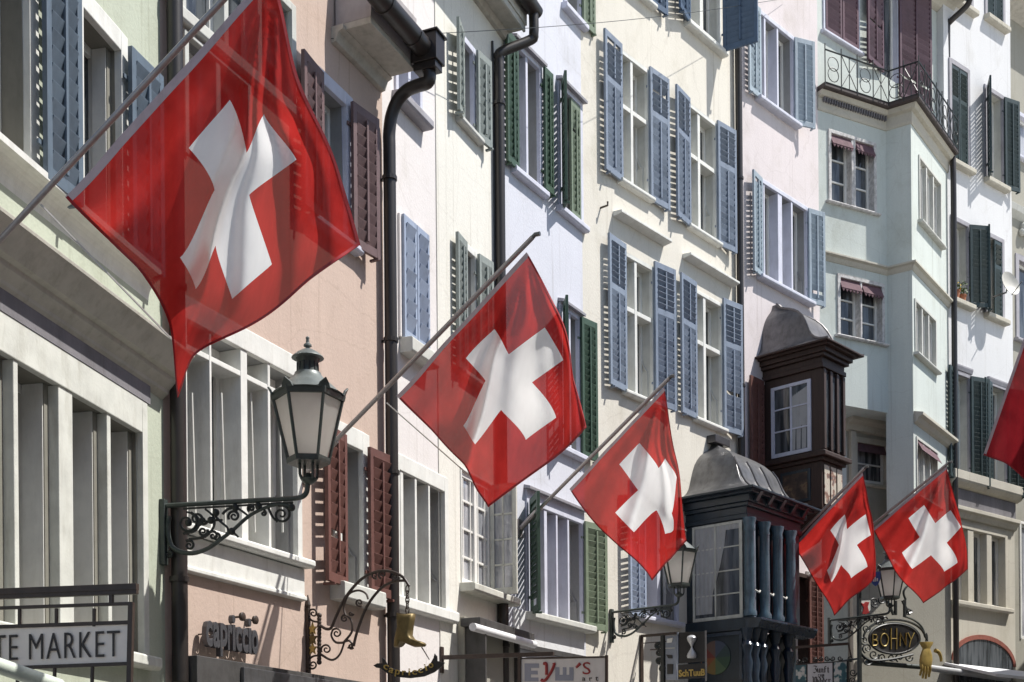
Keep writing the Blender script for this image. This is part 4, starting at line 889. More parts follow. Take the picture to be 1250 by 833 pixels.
def flag(label, fac, s0, A, T, Bc, Dc, AD, TB, BD, cross, amp, seed, mat='flag', N=60, fold=.40, swing=.0, twist=.42):
    def alongs(a, b, mids, f):
        P = [a] + mids + [b]; L = np.cumsum([0] + [math.dist(P[i], P[i + 1]) for i in range(len(P) - 1)]); return [(f(L[i] / L[-1]), P[i]) for i in range(1, len(P) - 1)]
    pts = [((0, 0), A), ((1, 0), T), ((1, 1), Bc), ((0, 1), Dc)] + [((t, 0), (A[0] + (T[0] - A[0]) * t, A[1] + (T[1] - A[1]) * t)) for t in (.25, .5, .75)]
    pts += alongs(A, Dc, AD, lambda t: (0, t)) + alongs(T, Bc, TB, lambda t: (1, t)) + alongs(Dc, Bc, BD[::-1], lambda t: (t, 1))
    pts += [(CR[k], p) for k, p in cross.items()]
    f = tps([p[0] for p in pts], [p[1] for p in pts]); rnd = random.Random(seed); ph = [rnd.uniform(0, 6.28) for _ in range(6)]
    def delta(u, v):
        r = math.hypot(1 - u, v); phi = math.atan2(v, 1 - u + 1e-9); g = min(1, v / .18); g = g * g * (3 - 2 * g)
        x = phi - .62; rl = (x + math.sqrt(x * x + .012)) / 2
        d = -fold * r * rl + amp * (r ** .7) * (.50 * math.sin(7 * phi + ph[0]) + .40 * math.sin(13 * phi + ph[1] + 1.5 * r) + .22 * math.sin(24 * phi + ph[2]))
        pl = lambda a, w: math.exp(-((phi - a) / w) ** 2)
        d += amp * (r ** .8) * (1.1 * pl(.95 + .1 * math.sin(ph[5]), .10) - .8 * pl(1.16, .07) + .55 * pl(.62, .06)) * (1 - .35 * r)
        d += amp * .35 * math.sin(5 * u + 3 * v + ph[3]) * v + swing * v
        d += amp * .16 * math.sin(34 * v + 5 * u + ph[4]) * max(0, u - .6) * 2.0
        return (d - twist * u * v) * g * 1.7
    def pos(u, v):
        px, py = f([(u, v)])[0]; r = ray(px, py); lam = (fac.t.dot(fac.P) + s0 + delta(u, v)) / fac.t.dot(r); return r * lam + Vector((0, 0, EYE))
    o0 = pos(0, 0); loc0 = o0 - fac.P
    root = thing('flag', label, 'flag', fac, loc0.dot(fac.t), loc0.dot(fac.n), o0.z, 'red and white flags hung along the street')
    m = MB(fac); m.uv = []
    for j in range(N + 1):
        for i in range(N + 1): m.v.append(pos(i / N, j / N)); m.uv.append((i / N, j / N))
    for j in range(N):
        for i in range(N): k = j * (N + 1) + i; m.q.append((k, k + 1, k + N + 2, k + N + 1))
    m.build('cloth', mat, root, 0, 'all')
    def strip(fn, mt, nm, n=60):
        m = MB(fac)
        for k in range(n + 1):
            for q in (0, 1): p = pos(*fn(k / n, q)); m.v.append(p - fac.t * .004)
        for k in range(n): m.q.append((2 * k, 2 * k + 2, 2 * k + 3, 2 * k + 1))
        m.build(nm, mt, root, 0, 'all')
    strip(lambda t, q: (t, -.004 + .028 * q), 'hem', 'heading_tape')
    strip(lambda t, q: (.0 + .012 * q, t), 'redhem', 'hem'); strip(lambda t, q: (1 - .012 * q, t), 'redhem', 'hem'); strip(lambda t, q: (t, 1 - .012 * q), 'redhem', 'hem')
    return root
def pole(label, fac, s0, p0, p1, r=.018, cord=None, bracket=True, ext0=None):
    d0_, z0_ = fac.perp(s0, *p0); d1, z1 = fac.perp(s0, *p1)
    k = d0_ / (d1 - d0_); b = (0.02, z0_ - (z1 - z0_) * (k - .02 / (d1 - d0_)))     # carry the pole back to the wall
    root = thing('flagpole', label, 'flagpole', fac, s0, 0, b[1], 'flagpoles along the street')
    MB(fac).tube([(s0, b[0], b[1]), (s0, d1, z1)], r, 10).build('pole', 'steel', root, 0, True)
    q = MB(fac).box(s0 - .05, s0 + .05, -.005, .02, b[1] - .12, b[1] + .10); q.tube([(s0, .015, b[1] - .01), (s0, b[0] + .14 * (d1 - b[0]), b[1] + .14 * (z1 - b[1]))], r * 1.5, 10); q.build('bracket', 'steel', root, .004)
    ux, uz = (d1 - b[0]), (z1 - b[1]); L = math.hypot(ux, uz); ux /= L; uz /= L
    MB(fac).tube([(s0, d1, z1), (s0, d1 + .03 * ux, z1 + .03 * uz), (s0, d1 + .06 * ux + .02, z1 + .03 * uz)], r * .9, 8).build('finial', 'zinc', root, 0, True)
    if cord:
        a = fac.perp(s0, *cord[0]); c = fac.perp(s0, *cord[1]); MB(fac).tube([(s0, a[0], a[1]), (s0 + .1, c[0], c[1])], .006, 5).build('cord', 'rope', root)
    return root
G = lambda *k: dict(zip(('a1', 'b1', 'i12', 'a2', 'b2', 'i23', 'a3', 'b3', 'i34', 'a4', 'b4', 'i41'), k))
s1f = sat(F1, -62, 352)
pole('long grey flagpole rising from the pale green house, nearest to the viewer', F1, s1f, (0, 293), (345, -78), .0175, ((50, 250), (205, 412)))
flag('largest red flag with white cross, hanging from the pole on the pale green house', F1, s1f, (80.6, 242), (331, -33), (440, 299), (217, 486), [(169, 329), (207, 397), (213, 445)], [(342, 0), (389, 150), (419, 226)], [(375, 345), (295, 404), (236, 436)],
     G((230.5, 181), (280.6, 122), (301, 187), (322, 140), (362, 195), (304, 238), (332, 323), (283.5, 365), (263, 300), (239, 353), (220, 315), (262, 232)), .14, 3, fold=.5)
s2f = sat(F2, 372, 588)
pole('flagpole with a cord beside the lantern on the salmon house', F2, s2f, (400, 548), (650, 290), .020, ((472, 492), (566, 577)))
flag('red flag with white cross in front of the narrow white house', F2, s2f, (484.7, 484), (643.5, 309), (716, 521.6), (596, 619.5), [(529, 528), (567.5, 569), (581, 597)], [(676, 370), (699, 456.5)], [(655, 576)],
     G((568.7, 437.6), (603.6, 402), (621, 433), (665, 400), (687.6, 439.7), (649.4, 467), (679, 510), (642, 537), (611.6, 500.6), (580, 542.6), (565.8, 520), (592.7, 465)), .13, 11)
s3f = sat(F4, 634, 646)
pole('flagpole fixed above the four-light window of the lavender house', F4, s3f, (640, 640), (817, 462), .022)
flag('red flag with white cross hanging before the cream house above a lantern', F4, s3f, (695.6, 597.6), (810.7, 474), (838, 661), (796, 709), [(745, 657.6)], [(822.7, 547), (832.5, 612)], [(818, 683.5)],
     {k: v for k, v in G((756, 567), (780.6, 541), (804, 571.6), (812, 560), (826, 583), (820, 627), (822, 647), (812, 652), (801.6, 623), (774, 650), (751, 626), (779, 598.6)).items()}, .12, 5)
s4f = sat(F6, 918, 700)
pole('flagpole behind the black oriel, left one of the two far flags', F6, s4f, (968, 660), (1055, 572), .024)
flag('red flag with white cross between the black oriel and the far round shop sign', F6, s4f, (968.7, 665.6), (1053, 578), (1069, 704), (1018.4, 752), [(986, 694.5), (1006.4, 728)], [(1061.6, 620), (1067.6, 663)], [(1041, 729)],
     G((1013.6, 647.6), (1031, 628.4), (1034, 646.4), (1056.8, 628), (1063, 653.6), (1046, 665.6), (1059, 692), (1039, 706), (1026.8, 689.7), (1015, 710.8), (1009.5, 696.4), (1024, 665.6)), .12, 21)
s5f = sat(F6, 985, 700)
pole('flagpole of the flag farthest along the street, beside the mint bay', F6, s5f, (1066, 640), (1157, 566), .022)
flag('red flag with white cross above the round shop sign and gilded glove', F6, s5f, (1066, 646), (1155, 570.4), (1181.5, 695), (1127, 736.7), [(1083.6, 679.6), (1105, 713)], [(1167.6, 615), (1175, 646)], [(1155.6, 715.6)],
     G((1109, 632.8), (1128, 616.7), (1141.7, 639), (1160.4, 623), (1173, 643.6), (1155.6, 662.8), (1168.8, 687), (1152.7, 698), (1136.4, 678), (1113.6, 694.7), (1101, 674.8), (1122.7, 656)), .12, 33)
FO = Fac((7.6, 14.0), (-.47, -1)); FO.t = Vector((.47, 1, 0)).normalized(); FO.n = Vector((-FO.t.y, FO.t.x, 0))
# flag hung from the opposite side, only its free corner reaches into the picture
s6 = 1.2
flag('red flag coloured darker for shade, cut off by the right edge of the picture', FO, s6, (1200.6, 555.6), (1262, 380), (1345, 520), (1300, 620), [(1227.5, 566), (1250, 584.7)], [(1300, 430)], [(1320, 575)],
     {}, .05, 8, mat='flagshaded', fold=.1)
a = FO.perp(s6, 1262, 372)
pt_ = thing('flagpole', 'flagpole reaching in from the right edge, holding the shade-darkened flag', 'flagpole', FO, s6, 0, a[1] - 1.0, 'flagpoles along the street')
MB(FO).tube([(s6, 0, a[1] - 1.0), (s6, a[0] + .1, a[1] + .06)], .02, 8).build('pole', 'steel', pt_, 0, True)
MB(FO).box(s6 - .05, s6 + .05, -.01, .02, a[1] - 1.1, a[1] - .9).build('bracket', 'steel', pt_)

# ------------------------------------------------------------------ street lanterns on scrolled brackets
def lantern(label, fac, s0, K=None):
    """first one is traced at its place on the green house; K = (fac, s, z) places copies"""
    o = fac.perp(s0, 197, 614); root = thing('wall_lantern', label, 'street lamp', fac, s0, 0, o[1], 'old street lanterns on scrolled iron brackets')
    def C(x, y): return (180 + x / 5.68, 560 + y / 5.68)                     # tracing coordinates of the bracket
    def P(x, y): d, z = fac.perp(s0, *C(x, y)); return (s0, d, z)
    def S(cx, cy, r, a0, turns, r1=.15): return [P(x, y) for x, y in spiral((cx, cy), r, a0, turns, 26, r1)]
    MB(fac).box(s0 - .03, s0 + .03, .0, .045, P(95, 740)[2], P(95, 285)[2]).build('wall_plate', 'greeniron', root, .006)
    MB(fac).tube([P(105, 328), P(600, 300), P(1030, 275)] + smooth_path([P(1030, 275), P(1078, 262), P(1105, 228), P(1112, 160)], 5)[1:], .019, 8).build('arm', 'greeniron', root, 0, True)
    MB(fac).tube([P(250, 348), P(1010, 305)], .008, 6).build('rail', 'iron', root, 0, True)
    MB(fac).tube(smooth_path([P(150, 400), P(140, 470), P(150, 560), P(175, 615), P(235, 648), P(325, 655), P(425, 620), P(520, 552), P(600, 490), P(700, 402), P(800, 348), P(900, 320), P(1010, 332)], 6), .021, 8, .55).build('brace', 'greeniron', root, 0, True)
    for a in ((930, 388, 66, -1.9, 1.7), (600, 400, 42, 2.6, 1.6), (275, 445, 75, -1.2, 1.5), (340, 420, 48, 1.3, -1.4), (385, 505, 34, -.4, 1.5), (290, 602, 36, -2.2, 1.4), (455, 535, 34, -2.6, 1.3), (720, 345, 26, 2.2, 1.5), (385, 430, 30, 0, 1.4), (480, 545, 26, -1.5, 1.2), (150, 665, 24, -1.6, 1.6), (805, 380, 18, -1.5, 1.2)):
        MB(fac).tube(S(*a), .0115, 6, .6).build('scroll', 'iron', root, 0, True)
    for pts in ([(250, 520), (330, 500), (360, 440), (330, 390), (270, 370)], [(290, 560), (400, 540), (460, 470), (455, 400), (400, 350)], [(470, 350), (475, 400), (510, 440), (555, 480), (560, 520)], [(520, 385), (560, 350), (620, 345), (670, 375), (700, 400)], [(545, 520), (600, 520), (630, 545)], [(430, 430), (520, 425)], [(840, 345), (865, 400), (900, 440)]):
        MB(fac).tube(smooth_path([P(*p) for p in pts], 6), .011, 6, .7).build('scroll', 'iron', root, 0, True)
    for x, y in ((285, 445), (475, 375), (610, 340), (770, 330), (440, 428), (585, 505), (1000, 340)): MB(fac).ball(P(x, y), .028, 8).build('leaf_boss', 'iron', root, 0, True)
    d0, z0 = fac.perp(s0, 375, 585); c = (s0, d0 + .012, 0); X = lambda y: fac.perp(s0, 375, y)[1]; k = X(500) - X(501)
    R = lambda px: px * k * .97
    MB(fac).lathe(c, [(R(3), X(592)), (R(9), X(588)), (R(11), X(585)), (R(5), X(581)), (R(3), X(578))], 12).build('cup', 'greeniron', root, 0, True)
    for j in range(4):
        a = R_(45 + 90 * j); MB(fac).tube(smooth_path([(s0 + R(9) * math.cos(a), c[1] + R(9) * math.sin(a), X(586)), (s0 + R(12) * math.cos(a), c[1] + R(12) * math.sin(a), X(580)), (s0 + R(12) * math.cos(a), c[1] + R(12) * math.sin(a), X(564))], 4), .011, 6).build('strut', 'greeniron', root, 0, True)
    rot = R_(14); yb, yt = X(563.5), X(485); rb, rt = R(25), R(44)
    MB(fac).lathe(c, [(rb - .012, yb + .01), (rt - .012, yt - .01)], 6, rot).build('glass', 'milk', root)
    MB(fac).lathe(c, [(rb + .012, yb - .02), (rb + .016, yb), (rb + .016, yb + .022), (rb - .01, yb + .022)], 6, rot).build('bottom_ring', 'greeniron', root)
    MB(fac).lathe(c, [(rt - .02, yt - .03), (rt + .01, yt - .03), (rt + .018, yt), (rt + .018, yt + .02), (rt - .03, yt + .025)], 6, rot).build('top_ring', 'greeniron', root)
    for j in range(6):
        a = rot + math.pi / 3 * j; ca, sa_ = math.cos(a), math.sin(a); V = lambda r, z: (s0 + r * ca, c[1] + r * sa_, z)
        MB(fac).tube([V(rb + .002, yb), V(rt, yt)], .0125, 6).build('glazing_bar', 'greeniron', root, 0, True)
        t = Vector((-sa_, ca, 0)) * .05
        MB(fac).prism([tuple(Vector(V(rt + .01, yt)) - t), tuple(Vector(V(rt + .01, yt)) + t), tuple(Vector(V(rt + .018, yt + .035)) + t * .7), tuple(Vector(V(rt + .042, yt + .068))), tuple(Vector(V(rt + .018, yt + .035)) - t * .7)], (-.014 * ca, -.014 * sa_, .004)).build('crown_leaf', 'greeniron', root, .003)
    MB(fac).lathe(c, [(rt + .005, yt + .012), (R(40), X(480)), (R(34), X(474)), (R(27), X(468)), (R(20), X(462)), (R(17), X(458)), (R(16.5), X(456))], 24).build('roof', 'copperroof', root, 0, True)
    q = MB(fac).lathe(c, [(R(14.5), X(459)), (R(13.5), X(454)), (R(12.5), X(445)), (R(15), X(440)), (R(15.5), X(438))], 20).build('chimney', 'greeniron', root, 0, True)
    for j in range(12):
        a = 2 * math.pi * j / 12; MB(fac).tube([(s0 + R(13.2) * math.cos(a), c[1] + R(13.2) * math.sin(a), X(454)), (s0 + R(13.0) * math.cos(a), c[1] + R(13.0) * math.sin(a), X(444))], .006, 5).build('vent_rib', 'iron', q)
    MB(fac).lathe(c, [(R(14), X(439)), (R(20.5), X(437.5)), (R(19.5), X(436)), (R(14), X(431.5)), (R(7), X(427.5)), (R(3), X(426)), (R(2.4), X(424.5)), (R(5.2), X(423)), (R(5), X(421)), (R(2.4), X(419)), (R(2.0), X(414.5)), (R(2.6), X(412.8)), (R(1.2), X(411))], 20).build('cap', 'copperroof', root, 0, True)
    return root
def dup_tree(o, par=None):
    c = o.copy(); S.collection.objects.link(c)
    if par: c.parent = par
    for ch in list(o.children): dup_tree(ch, c)
    return c
M['copperroof'] = paint('grey_green_lantern_roof', (.17, .19, .185), .42, .25, .2, .5)
lamp = lantern('large street lantern on a scrolled bracket between the green and the salmon house', F1, sat(F1, 196, 614))
def lamp_at(fac, px, py, label, k=1.0):
    r = dup_tree(lamp); s, z = fac.pt(px, py); r.matrix_world = fac.mat(s, 0, z) @ Matrix.Scale(k, 4); r['label'] = label; WM[r.name] = fac.mat(s, 0, z); return r
lamp_at(F5, 745, 746, 'second street lantern, on a bracket at the left end of the cream house', .95)
l3 = lamp_at(F6, 1011, 756, 'farthest street lantern, with blue shields on its panes, behind the round sign')
lo = F6.pt(1011, 756)
for px, py in ((1066, 711), (1078.5, 709)):
    d, z = F6.perp(lo[0], px, py); q = MB(F6)
    q.prism([(lo[0] - .29, d + x, z + y) for x, y in ((-.085, .11), (.085, .11), (.085, -.02), (.05, -.09), (0, -.13), (-.05, -.09), (-.085, -.02))], (.012, 0, 0)); q.build('shield', 'bluepaint', l3)
    q = MB(F6)
    for k in range(3): q.tube([(lo[0] - .30, d - .04 + .04 * k, z + .06 - .03 * k), (lo[0] - .30, d - .02 + .03 * k, z - .05)], .012, 5)
    q.build('lion', 'stone', l3)

# ------------------------------------------------------------------ signs
def plan(fac, s0, off=0):
    """drawing plane square to a facade: returns P(px,py) and a flat-shape helper"""
    def P(px, py, o=0): d, z = fac.perp(s0 + off, px, py); return (s0 + off + o, d, z)
    return P
# MARKET sign
s0 = sat(F1, -70, 745); P = plan(F1, s0)
sg = thing('hanging_sign', 'grey panel in a brown iron frame lettered MARKET, at the lower left corner', 'sign', F1, s0, 0, P(-70, 745)[2])
def bar(par, pts, r, mat, nm='bar', fac=F1, seg=6): return MB(fac).tube(pts, r, seg).build(nm, mat, par, 0, True)
def sbar(par, fac, a, b, w, mat, nm='bar'):
    A, B_ = Vector(a), Vector(b); u = (B_ - A); L = u.length; u.normalize(); sd = Vector((1, 0, 0)); v = u.cross(sd)
    return MB(fac).obox((A + B_) / 2, u * (L / 2), sd * w, v * w).build(nm, mat, par, .002)
MB(F1).box(s0 - .06, s0 + .06, 0, .02, P(-70, 800)[2], P(-70, 690)[2]).build('wall_plate', 'ironb', sg)
dB = lambda x, y: P(x, y)
sbar(sg, F1, (s0, 0.01, P(-70, 725.5)[2]), P(168, 716.5), .017, 'ironb', 'beam'); sbar(sg, F1, (s0, .01, P(-70, 731.5)[2]), P(168, 722.5), .013, 'ironb', 'beam')
sbar(sg, F1, (s0, 0.03, P(-70, 745)[2]), P(162, 737), .009, 'ironb', 'top_rail'); sbar(sg, F1, P(160.5, 736), P(158, 850), .014, 'ironb', 'post'); sbar(sg, F1, P(136, 722), P(136, 738), .011, 'ironb', 'hanger')
for x in (24, 69, 115): sbar(sg, F1, P(x, 743), P(x, 765), .008, 'ironb', 'hanger'); sbar(sg, F1, P(x - 2, 812), P(x - 3, 850), .008, 'ironb', 'hanger')
a, b = P(-60, 768), P(158.5, 760.5); c_, d_ = P(157.5, 810), P(-60, 818)
MB(F1).prism([a, b, c_, d_], (.022, 0, 0)).build('panel', 'panel', sg, .004)
for p_, q_ in (((-60, 767.5), (158, 760)), ((-60, 818.5), (157.5, 810.5))): sbar(sg, F1, P(*p_), P(*q_), .010, 'ironb', 'panel_rail')
Z0 = Vector(P(-7, 807, -.006)); Z1 = Vector(P(147, 801.5, -.006)); Zt = Vector(P(147, 770, -.006)) - Z1; ux = (Z1 - Z0)
MB(F1).text('TE MARKET', lambda x, y, z, bb: tuple(Z0 + ux * ((x - bb[0]) / (bb[1] - bb[0])) + Zt * ((y - bb[2]) / (bb[3] - bb[2])) + Vector((-.003 - z, 0, 0))), .003, -.012, spacing=1.12).build('lettering', 'ink', sg)
# pale awning arm at the bottom-left corner
a1_, a2_ = F1.perp(sat(F1, -60, 800), -10, 805), F1.perp(sat(F1, -60, 800), 80, 838)
aw = thing('awning', 'pale green-white rounded awning front just showing at the bottom left corner', 'awning', F1, .05, 0, P(-10, 818)[2])
pA = F1.perp(.1, -40, 803); ray1, ray2 = ray(-25, 805), ray(72, 838)
dd = 1.25
A_ = F1.pt(-25, 805, dd); Bq = F1.pt(72, 838, dd)
MB(F1).tube([(A_[0], dd, A_[1]), (Bq[0], dd, Bq[1])], .035, 10).build('front_bar', 'palegreen', aw, 0, True)
MB(F1).prism([(A_[0], 0, A_[1] + .25), (A_[0], dd, A_[1] + .02), (Bq[0], dd, Bq[1] + .02 - .0), (Bq[0], 0, Bq[1] + .25)], (0, 0, -.012)).build('cloth', 'awnwhite', aw)
# capriccio lettering on the salmon wall
s_a, z_a = F2.pt(249.5, 789, .09); s_b, z_b2 = F2.pt(314, 797, .09); zt_ = F2.pt(249.5, 757, .09)[1]
sg = thing('shop_lettering', 'raised grey metal letters capriccio on the salmon wall', 'sign', F2, s_a, 0, z_a)
m = MB(F2); w_ = s_b - s_a; hx = zt_ - z_a
word = 'capriccio'; adv = {'c': .50, 'a': .53, 'p': .56, 'r': .36, 'i': .24, 'o': .56}; tot = sum(adv[c] for c in word); x0 = 0
for ch in word:
    w1 = adv[ch] / tot * w_; s_ = s_a + x0 / tot * w_
    ybase = -.30 * hx if ch == 'p' else 0; ytop = hx * 1.42 if ch == 'i' else hx
    MB(F2).text(ch, lambda x, y, z, bb: (s_ + w1 * (.03 + .94 * (x - bb[0]) / (bb[1] - bb[0])), .085 + z * 1.0, z_a + ybase + (ytop - ybase) * (y - bb[2]) / (bb[3] - bb[2])), .022, .03).build('letter', 'letterg', sg, .003)
    x0 += adv[ch]
    MB(F2).tube([(s_ + w1 / 2, 0, z_a + hx * .5), (s_ + w1 / 2, .08, z_a + hx * .5)], .006, 5).build('stud', 'ironb', sg)
for i_, (px, py) in enumerate(((287, 754), (303, 758))):
    s_, z_ = F2.pt(px - 4, py); L_ = thing('spotlight', ('left' if i_ == 0 else 'right') + ' one of two small disc spotlights above the capriccio letters', 'lamp', F2, s_, 0, z_, 'spotlights above the letters')
    MB(F2).tube([(s_, 0, z_), (s_, .09, z_)], .009, 6).build('arm', 'ironb', L_); MB(F2).loft([[(s_ + r * math.cos(a), d, z_ + r * math.sin(a)) for a in [2 * math.pi * k / 16 for k in range(16)]] for d, r in ((.085, .02), (.09, .034), (.11, .036), (.115, .03))]).build('head', 'ironb', L_, 0, True)
# boot sign
s0 = sat(F2, 374, 770); CB = lambda x, y: (360 + x / 4.815, 660 + y / 4.815); P = lambda x, y, o=0: (lambda d, z: (s0 + o, d, z))(*F2.perp(s0, *CB(x, y)))
sg = thing('hanging_sign', 'golden boot hanging from a curly iron arm above a black ribbon lettered capriccio', 'sign', F2, s0, 0, P(68, 600)[2])
MB(F2).box(s0 - .02, s0 + .02, 0, .035, P(68, 840)[2] - .3, P(68, 400)[2]).build('wall_bar', 'ironb', sg, .004); MB(F2).lathe((s0, .018, P(68, 400)[2]), [(.02, 0), (.026, .03), (.004, .12)], 8).build('spike', 'ironb', sg)
def crv(pts, r=.0115, mat='ironb', nm='scroll', tp=.75): return MB(F2).tube(smooth_path([P(*p) for p in pts], 7), r, 7, tp).build(nm, mat, sg, 0, True)
def spr(cx, cy, r, a0, t, rr=.010): return MB(F2).tube([P(x, y) for x, y in spiral((cx, cy), r, a0, t)], rr, 6, .6).build('scroll', 'ironb', sg, 0, True)
crv([(150, 500), (185, 520), (215, 510), (245, 440), (300, 330), (390, 228), (480, 184), (560, 182), (630, 212), (672, 268)], .014, nm='arm', tp=.9)
crv([(345, 622), (368, 530), (425, 385), (510, 278), (590, 240), (655, 236)], .013, nm='arm', tp=.9)
crv([(150, 668), (215, 702), (262, 672), (290, 600)]); crv([(290, 596), (335, 535), (330, 470), (300, 440)]); spr(292, 460, 22, -1.2, -1.3); crv([(340, 625), (310, 632)], .010)
crv([(290, 600), (240, 598), (214, 560), (222, 525)]); spr(245, 545, 30, -2.6, 1.4); crv([(290, 595), (320, 590), (345, 620)])
crv([(298, 440), (288, 390), (315, 318), (370, 294), (415, 310), (430, 345)]); spr(380, 365, 24, 1.0, 1.4); spr(330, 430, 14, 0, 1.2)
spr(108, 428, 30, 2.4, 1.5); crv([(80, 420), (84, 455), (110, 475), (145, 478)]); spr(105, 730, 30, -2.4, -1.5); crv([(78, 735), (84, 700), (110, 680), (145, 676)])
spr(185, 640, 32, 2.6, 1.5); spr(330, 622, 16, .5, 1.3); spr(515, 200, 26, 2, 1.2); spr(590, 215, 24, 0, 1.3); spr(470, 205, 20, 1, 1.3)
m = MB(F2).tube([P(143, 440), P(143, 715)], .018, 8)
for k in range(14): p_ = P(143, 440 + 275 * k / 13); m.ball(p_, .024 if k in (0, 13) else .021, 8)
m.build('twisted_bar', 'ironb', sg, 0, True)
for y, r in ((520, .05), (577, .055), (637, .05)):
    c = P(104, y); n_ = 5
    MB(F2).prism([(c[0] - .012, c[1] + (r if k % 2 == 0 else r * .42) * math.sin(math.pi * k / n_), c[2] + 1.25 * (r if k % 2 == 0 else r * .42) * math.cos(math.pi * k / n_)) for k in range(2 * n_)], (.024, 0, 0)).build('gilt_flower', 'gold' if y != 577 else 'dullgold', sg, .004)
for k in range(5):
    a, b = P(661, 275 + 30 * k), P(661, 302 + 30 * k); MB(F2).tube([((a[0] + b[0]) / 2 + (.016 * math.cos(t) if k % 2 else 0), (a[1] + b[1]) / 2 + (0 if k % 2 else .016 * math.cos(t)), (a[2] + b[2]) / 2 + .036 * math.sin(t)) for t in [2 * math.pi * j / 12 for j in range(13)]], .0055, 5).build('chain_link', 'ironb', sg, 0, True)
bp = [(604, 424), (650, 432), (702, 430), (696, 470), (688, 520), (684, 556), (700, 580), (730, 597), (762, 602), (770, 612), (762, 624), (705, 627), (668, 612), (642, 600), (628, 600), (614, 628), (588, 628), (590, 590), (596, 555), (608, 510)]
cen = (650, 540)
rings = [[P(cen[0] + (x - cen[0]) * f, cen[1] + (y - cen[1]) * (1 - (1 - f) * .6), o) for x, y in bp] for o, f in ((-.055, .55), (-.05, .80), (-.035, .93), (-.012, 1), (.012, 1), (.035, .93), (.05, .80), (.055, .55))]
bt = MB(F2).loft(rings).build('boot', 'dullgold', sg, 0, 'all')
crv([(745, 628), (760, 650), (778, 680), (790, 700)], .006, nm='chain')
rib = [(462, 735), (485, 722), (515, 722), (513, 688), (530, 700), (548, 738), (600, 765), (670, 776), (740, 762), (795, 728), (816, 690), (822, 664), (836, 680), (838, 708), (882, 718), (862, 742), (820, 775), (760, 800), (680, 810), (600, 803), (545, 782), (505, 752), (480, 748)]
MB(F2).prism([P(x, y, -.008) for x, y in rib], (.016, 0, 0)).build('ribbon', 'blackpanel', sg, .003)
for ch, x, y, rot in zip('capriccio', (533, 566, 606, 645, 676, 708, 745, 779, 810), (756, 778, 789, 793, 793, 790, 780, 766, 748), (-28, -20, -9, -3, 0, 5, 14, 20, 28)):
    ca, sa_ = math.cos(R_(rot)), math.sin(R_(rot)); wd = dict(i=9, r=22).get(ch, 28); hy = 28 if ch not in 'ip' else 40
    def fn(X, Y, Z, bb):
        u = ((X - bb[0]) / (bb[1] - bb[0]) - .5) * wd; v = (Y - bb[2]) / (bb[3] - bb[2]) * hy - (12 if ch == 'p' else 0)
        p = P(x + u * ca - v * sa_ * -1 * -1, y - v * ca - u * sa_, -.012); return (p[0] - Z, p[1], p[2])
    MB(F2).text(ch, fn, .004, .012).build('letter', 'gold', sg)
# EYE'S art sign
s0 = sat(F3, 538, 802); P = plan(F3, s0)
sg = thing('hanging_sign', "grey panel sign lettered EYE'S art hanging from a long dark bar", 'sign', F3, s0, 0, P(538, 802)[2])
sbar(sg, F3, (s0, 0.02, P(538, 803)[2]), P(676, 798.5), .022, 'ironb', 'beam'); MB(F3).box(s0 - .03, s0 + .03, 0, .025, P(538, 822)[2], P(538, 790)[2]).build('wall_plate', 'ironb', sg)
MB(F3).prism([P(636, 805), P(739, 803), P(739, 850), P(636, 852)], (.035, 0, 0)).build('panel', 'panel2', sg, .004)
sbar(sg, F3, P(634.5, 798), P(634.5, 855), .018, 'ironb', 'post'); sbar(sg, F3, P(740.5, 800), P(740.5, 855), .014, 'ironb', 'post'); sbar(sg, F3, P(634, 804), P(741, 802), .008, 'ironb', 'top_rail')
CE = lambda x, y, o=-.004: P(640 + x / 11.9, 795 + y / 11.9, o)
def poly(pts, mat, nm='letter'): MB(F3).prism([CE(*p) for p in pts], (.003, 0, 0)).build(nm, mat, sg)
poly([(5, 180), (215, 180), (215, 245), (95, 245), (95, 285), (195, 285), (195, 340), (95, 340), (95, 385), (205, 385), (205, 440), (5, 440)], 'greyink')
poly([(450, 235), (510, 235), (510, 345), (560, 345), (560, 235), (610, 235), (610, 345), (655, 345), (655, 235), (715, 235), (715, 430), (450, 430)], 'greyink')
m = MB(F3); 
for pts, r in (([(285, 185), (320, 185), (325, 260), (325, 345)], .017), ([(445, 180), (400, 290), (350, 370), (310, 420), (270, 432), (248, 415)], .016), ([(275, 190), (330, 178)], .008), ([(415, 185), (455, 178)], .008)): m.tube([CE(x, y) for x, y in (smooth_path([(a, b, 0) for a, b in pts], 6) and [(p[0], p[1]) for p in smooth_path([(a, b, 0) for a, b in pts], 6)])], r, 6)
m.build('letter', 'redink', sg)
MB(F3).tube([CE(755, 240), CE(790, 205), CE(815, 180)], .012, 6, 1.5).build('apostrophe', 'redink', sg)
for ch, x0_, x1_, y0_, y1_, mt in (('S', 848, 965, 340, 160, 'redink'), ('a', 842, 888, 432, 385, 'ink'), ('r', 945, 985, 432, 385, 'ink'), ('t', 1035, 1075, 432, 372, 'ink')):
    def fn(X, Y, Z, bb): p = CE(x0_ + (x1_ - x0_) * (X - bb[0]) / (bb[1] - bb[0]), y0_ + (y1_ - y0_) * (Y - bb[2]) / (bb[3] - bb[2]), -.004); return (p[0] - Z, p[1], p[2])
    MB(F3).text(ch, fn, .002, 0).build('letter', mt, sg)
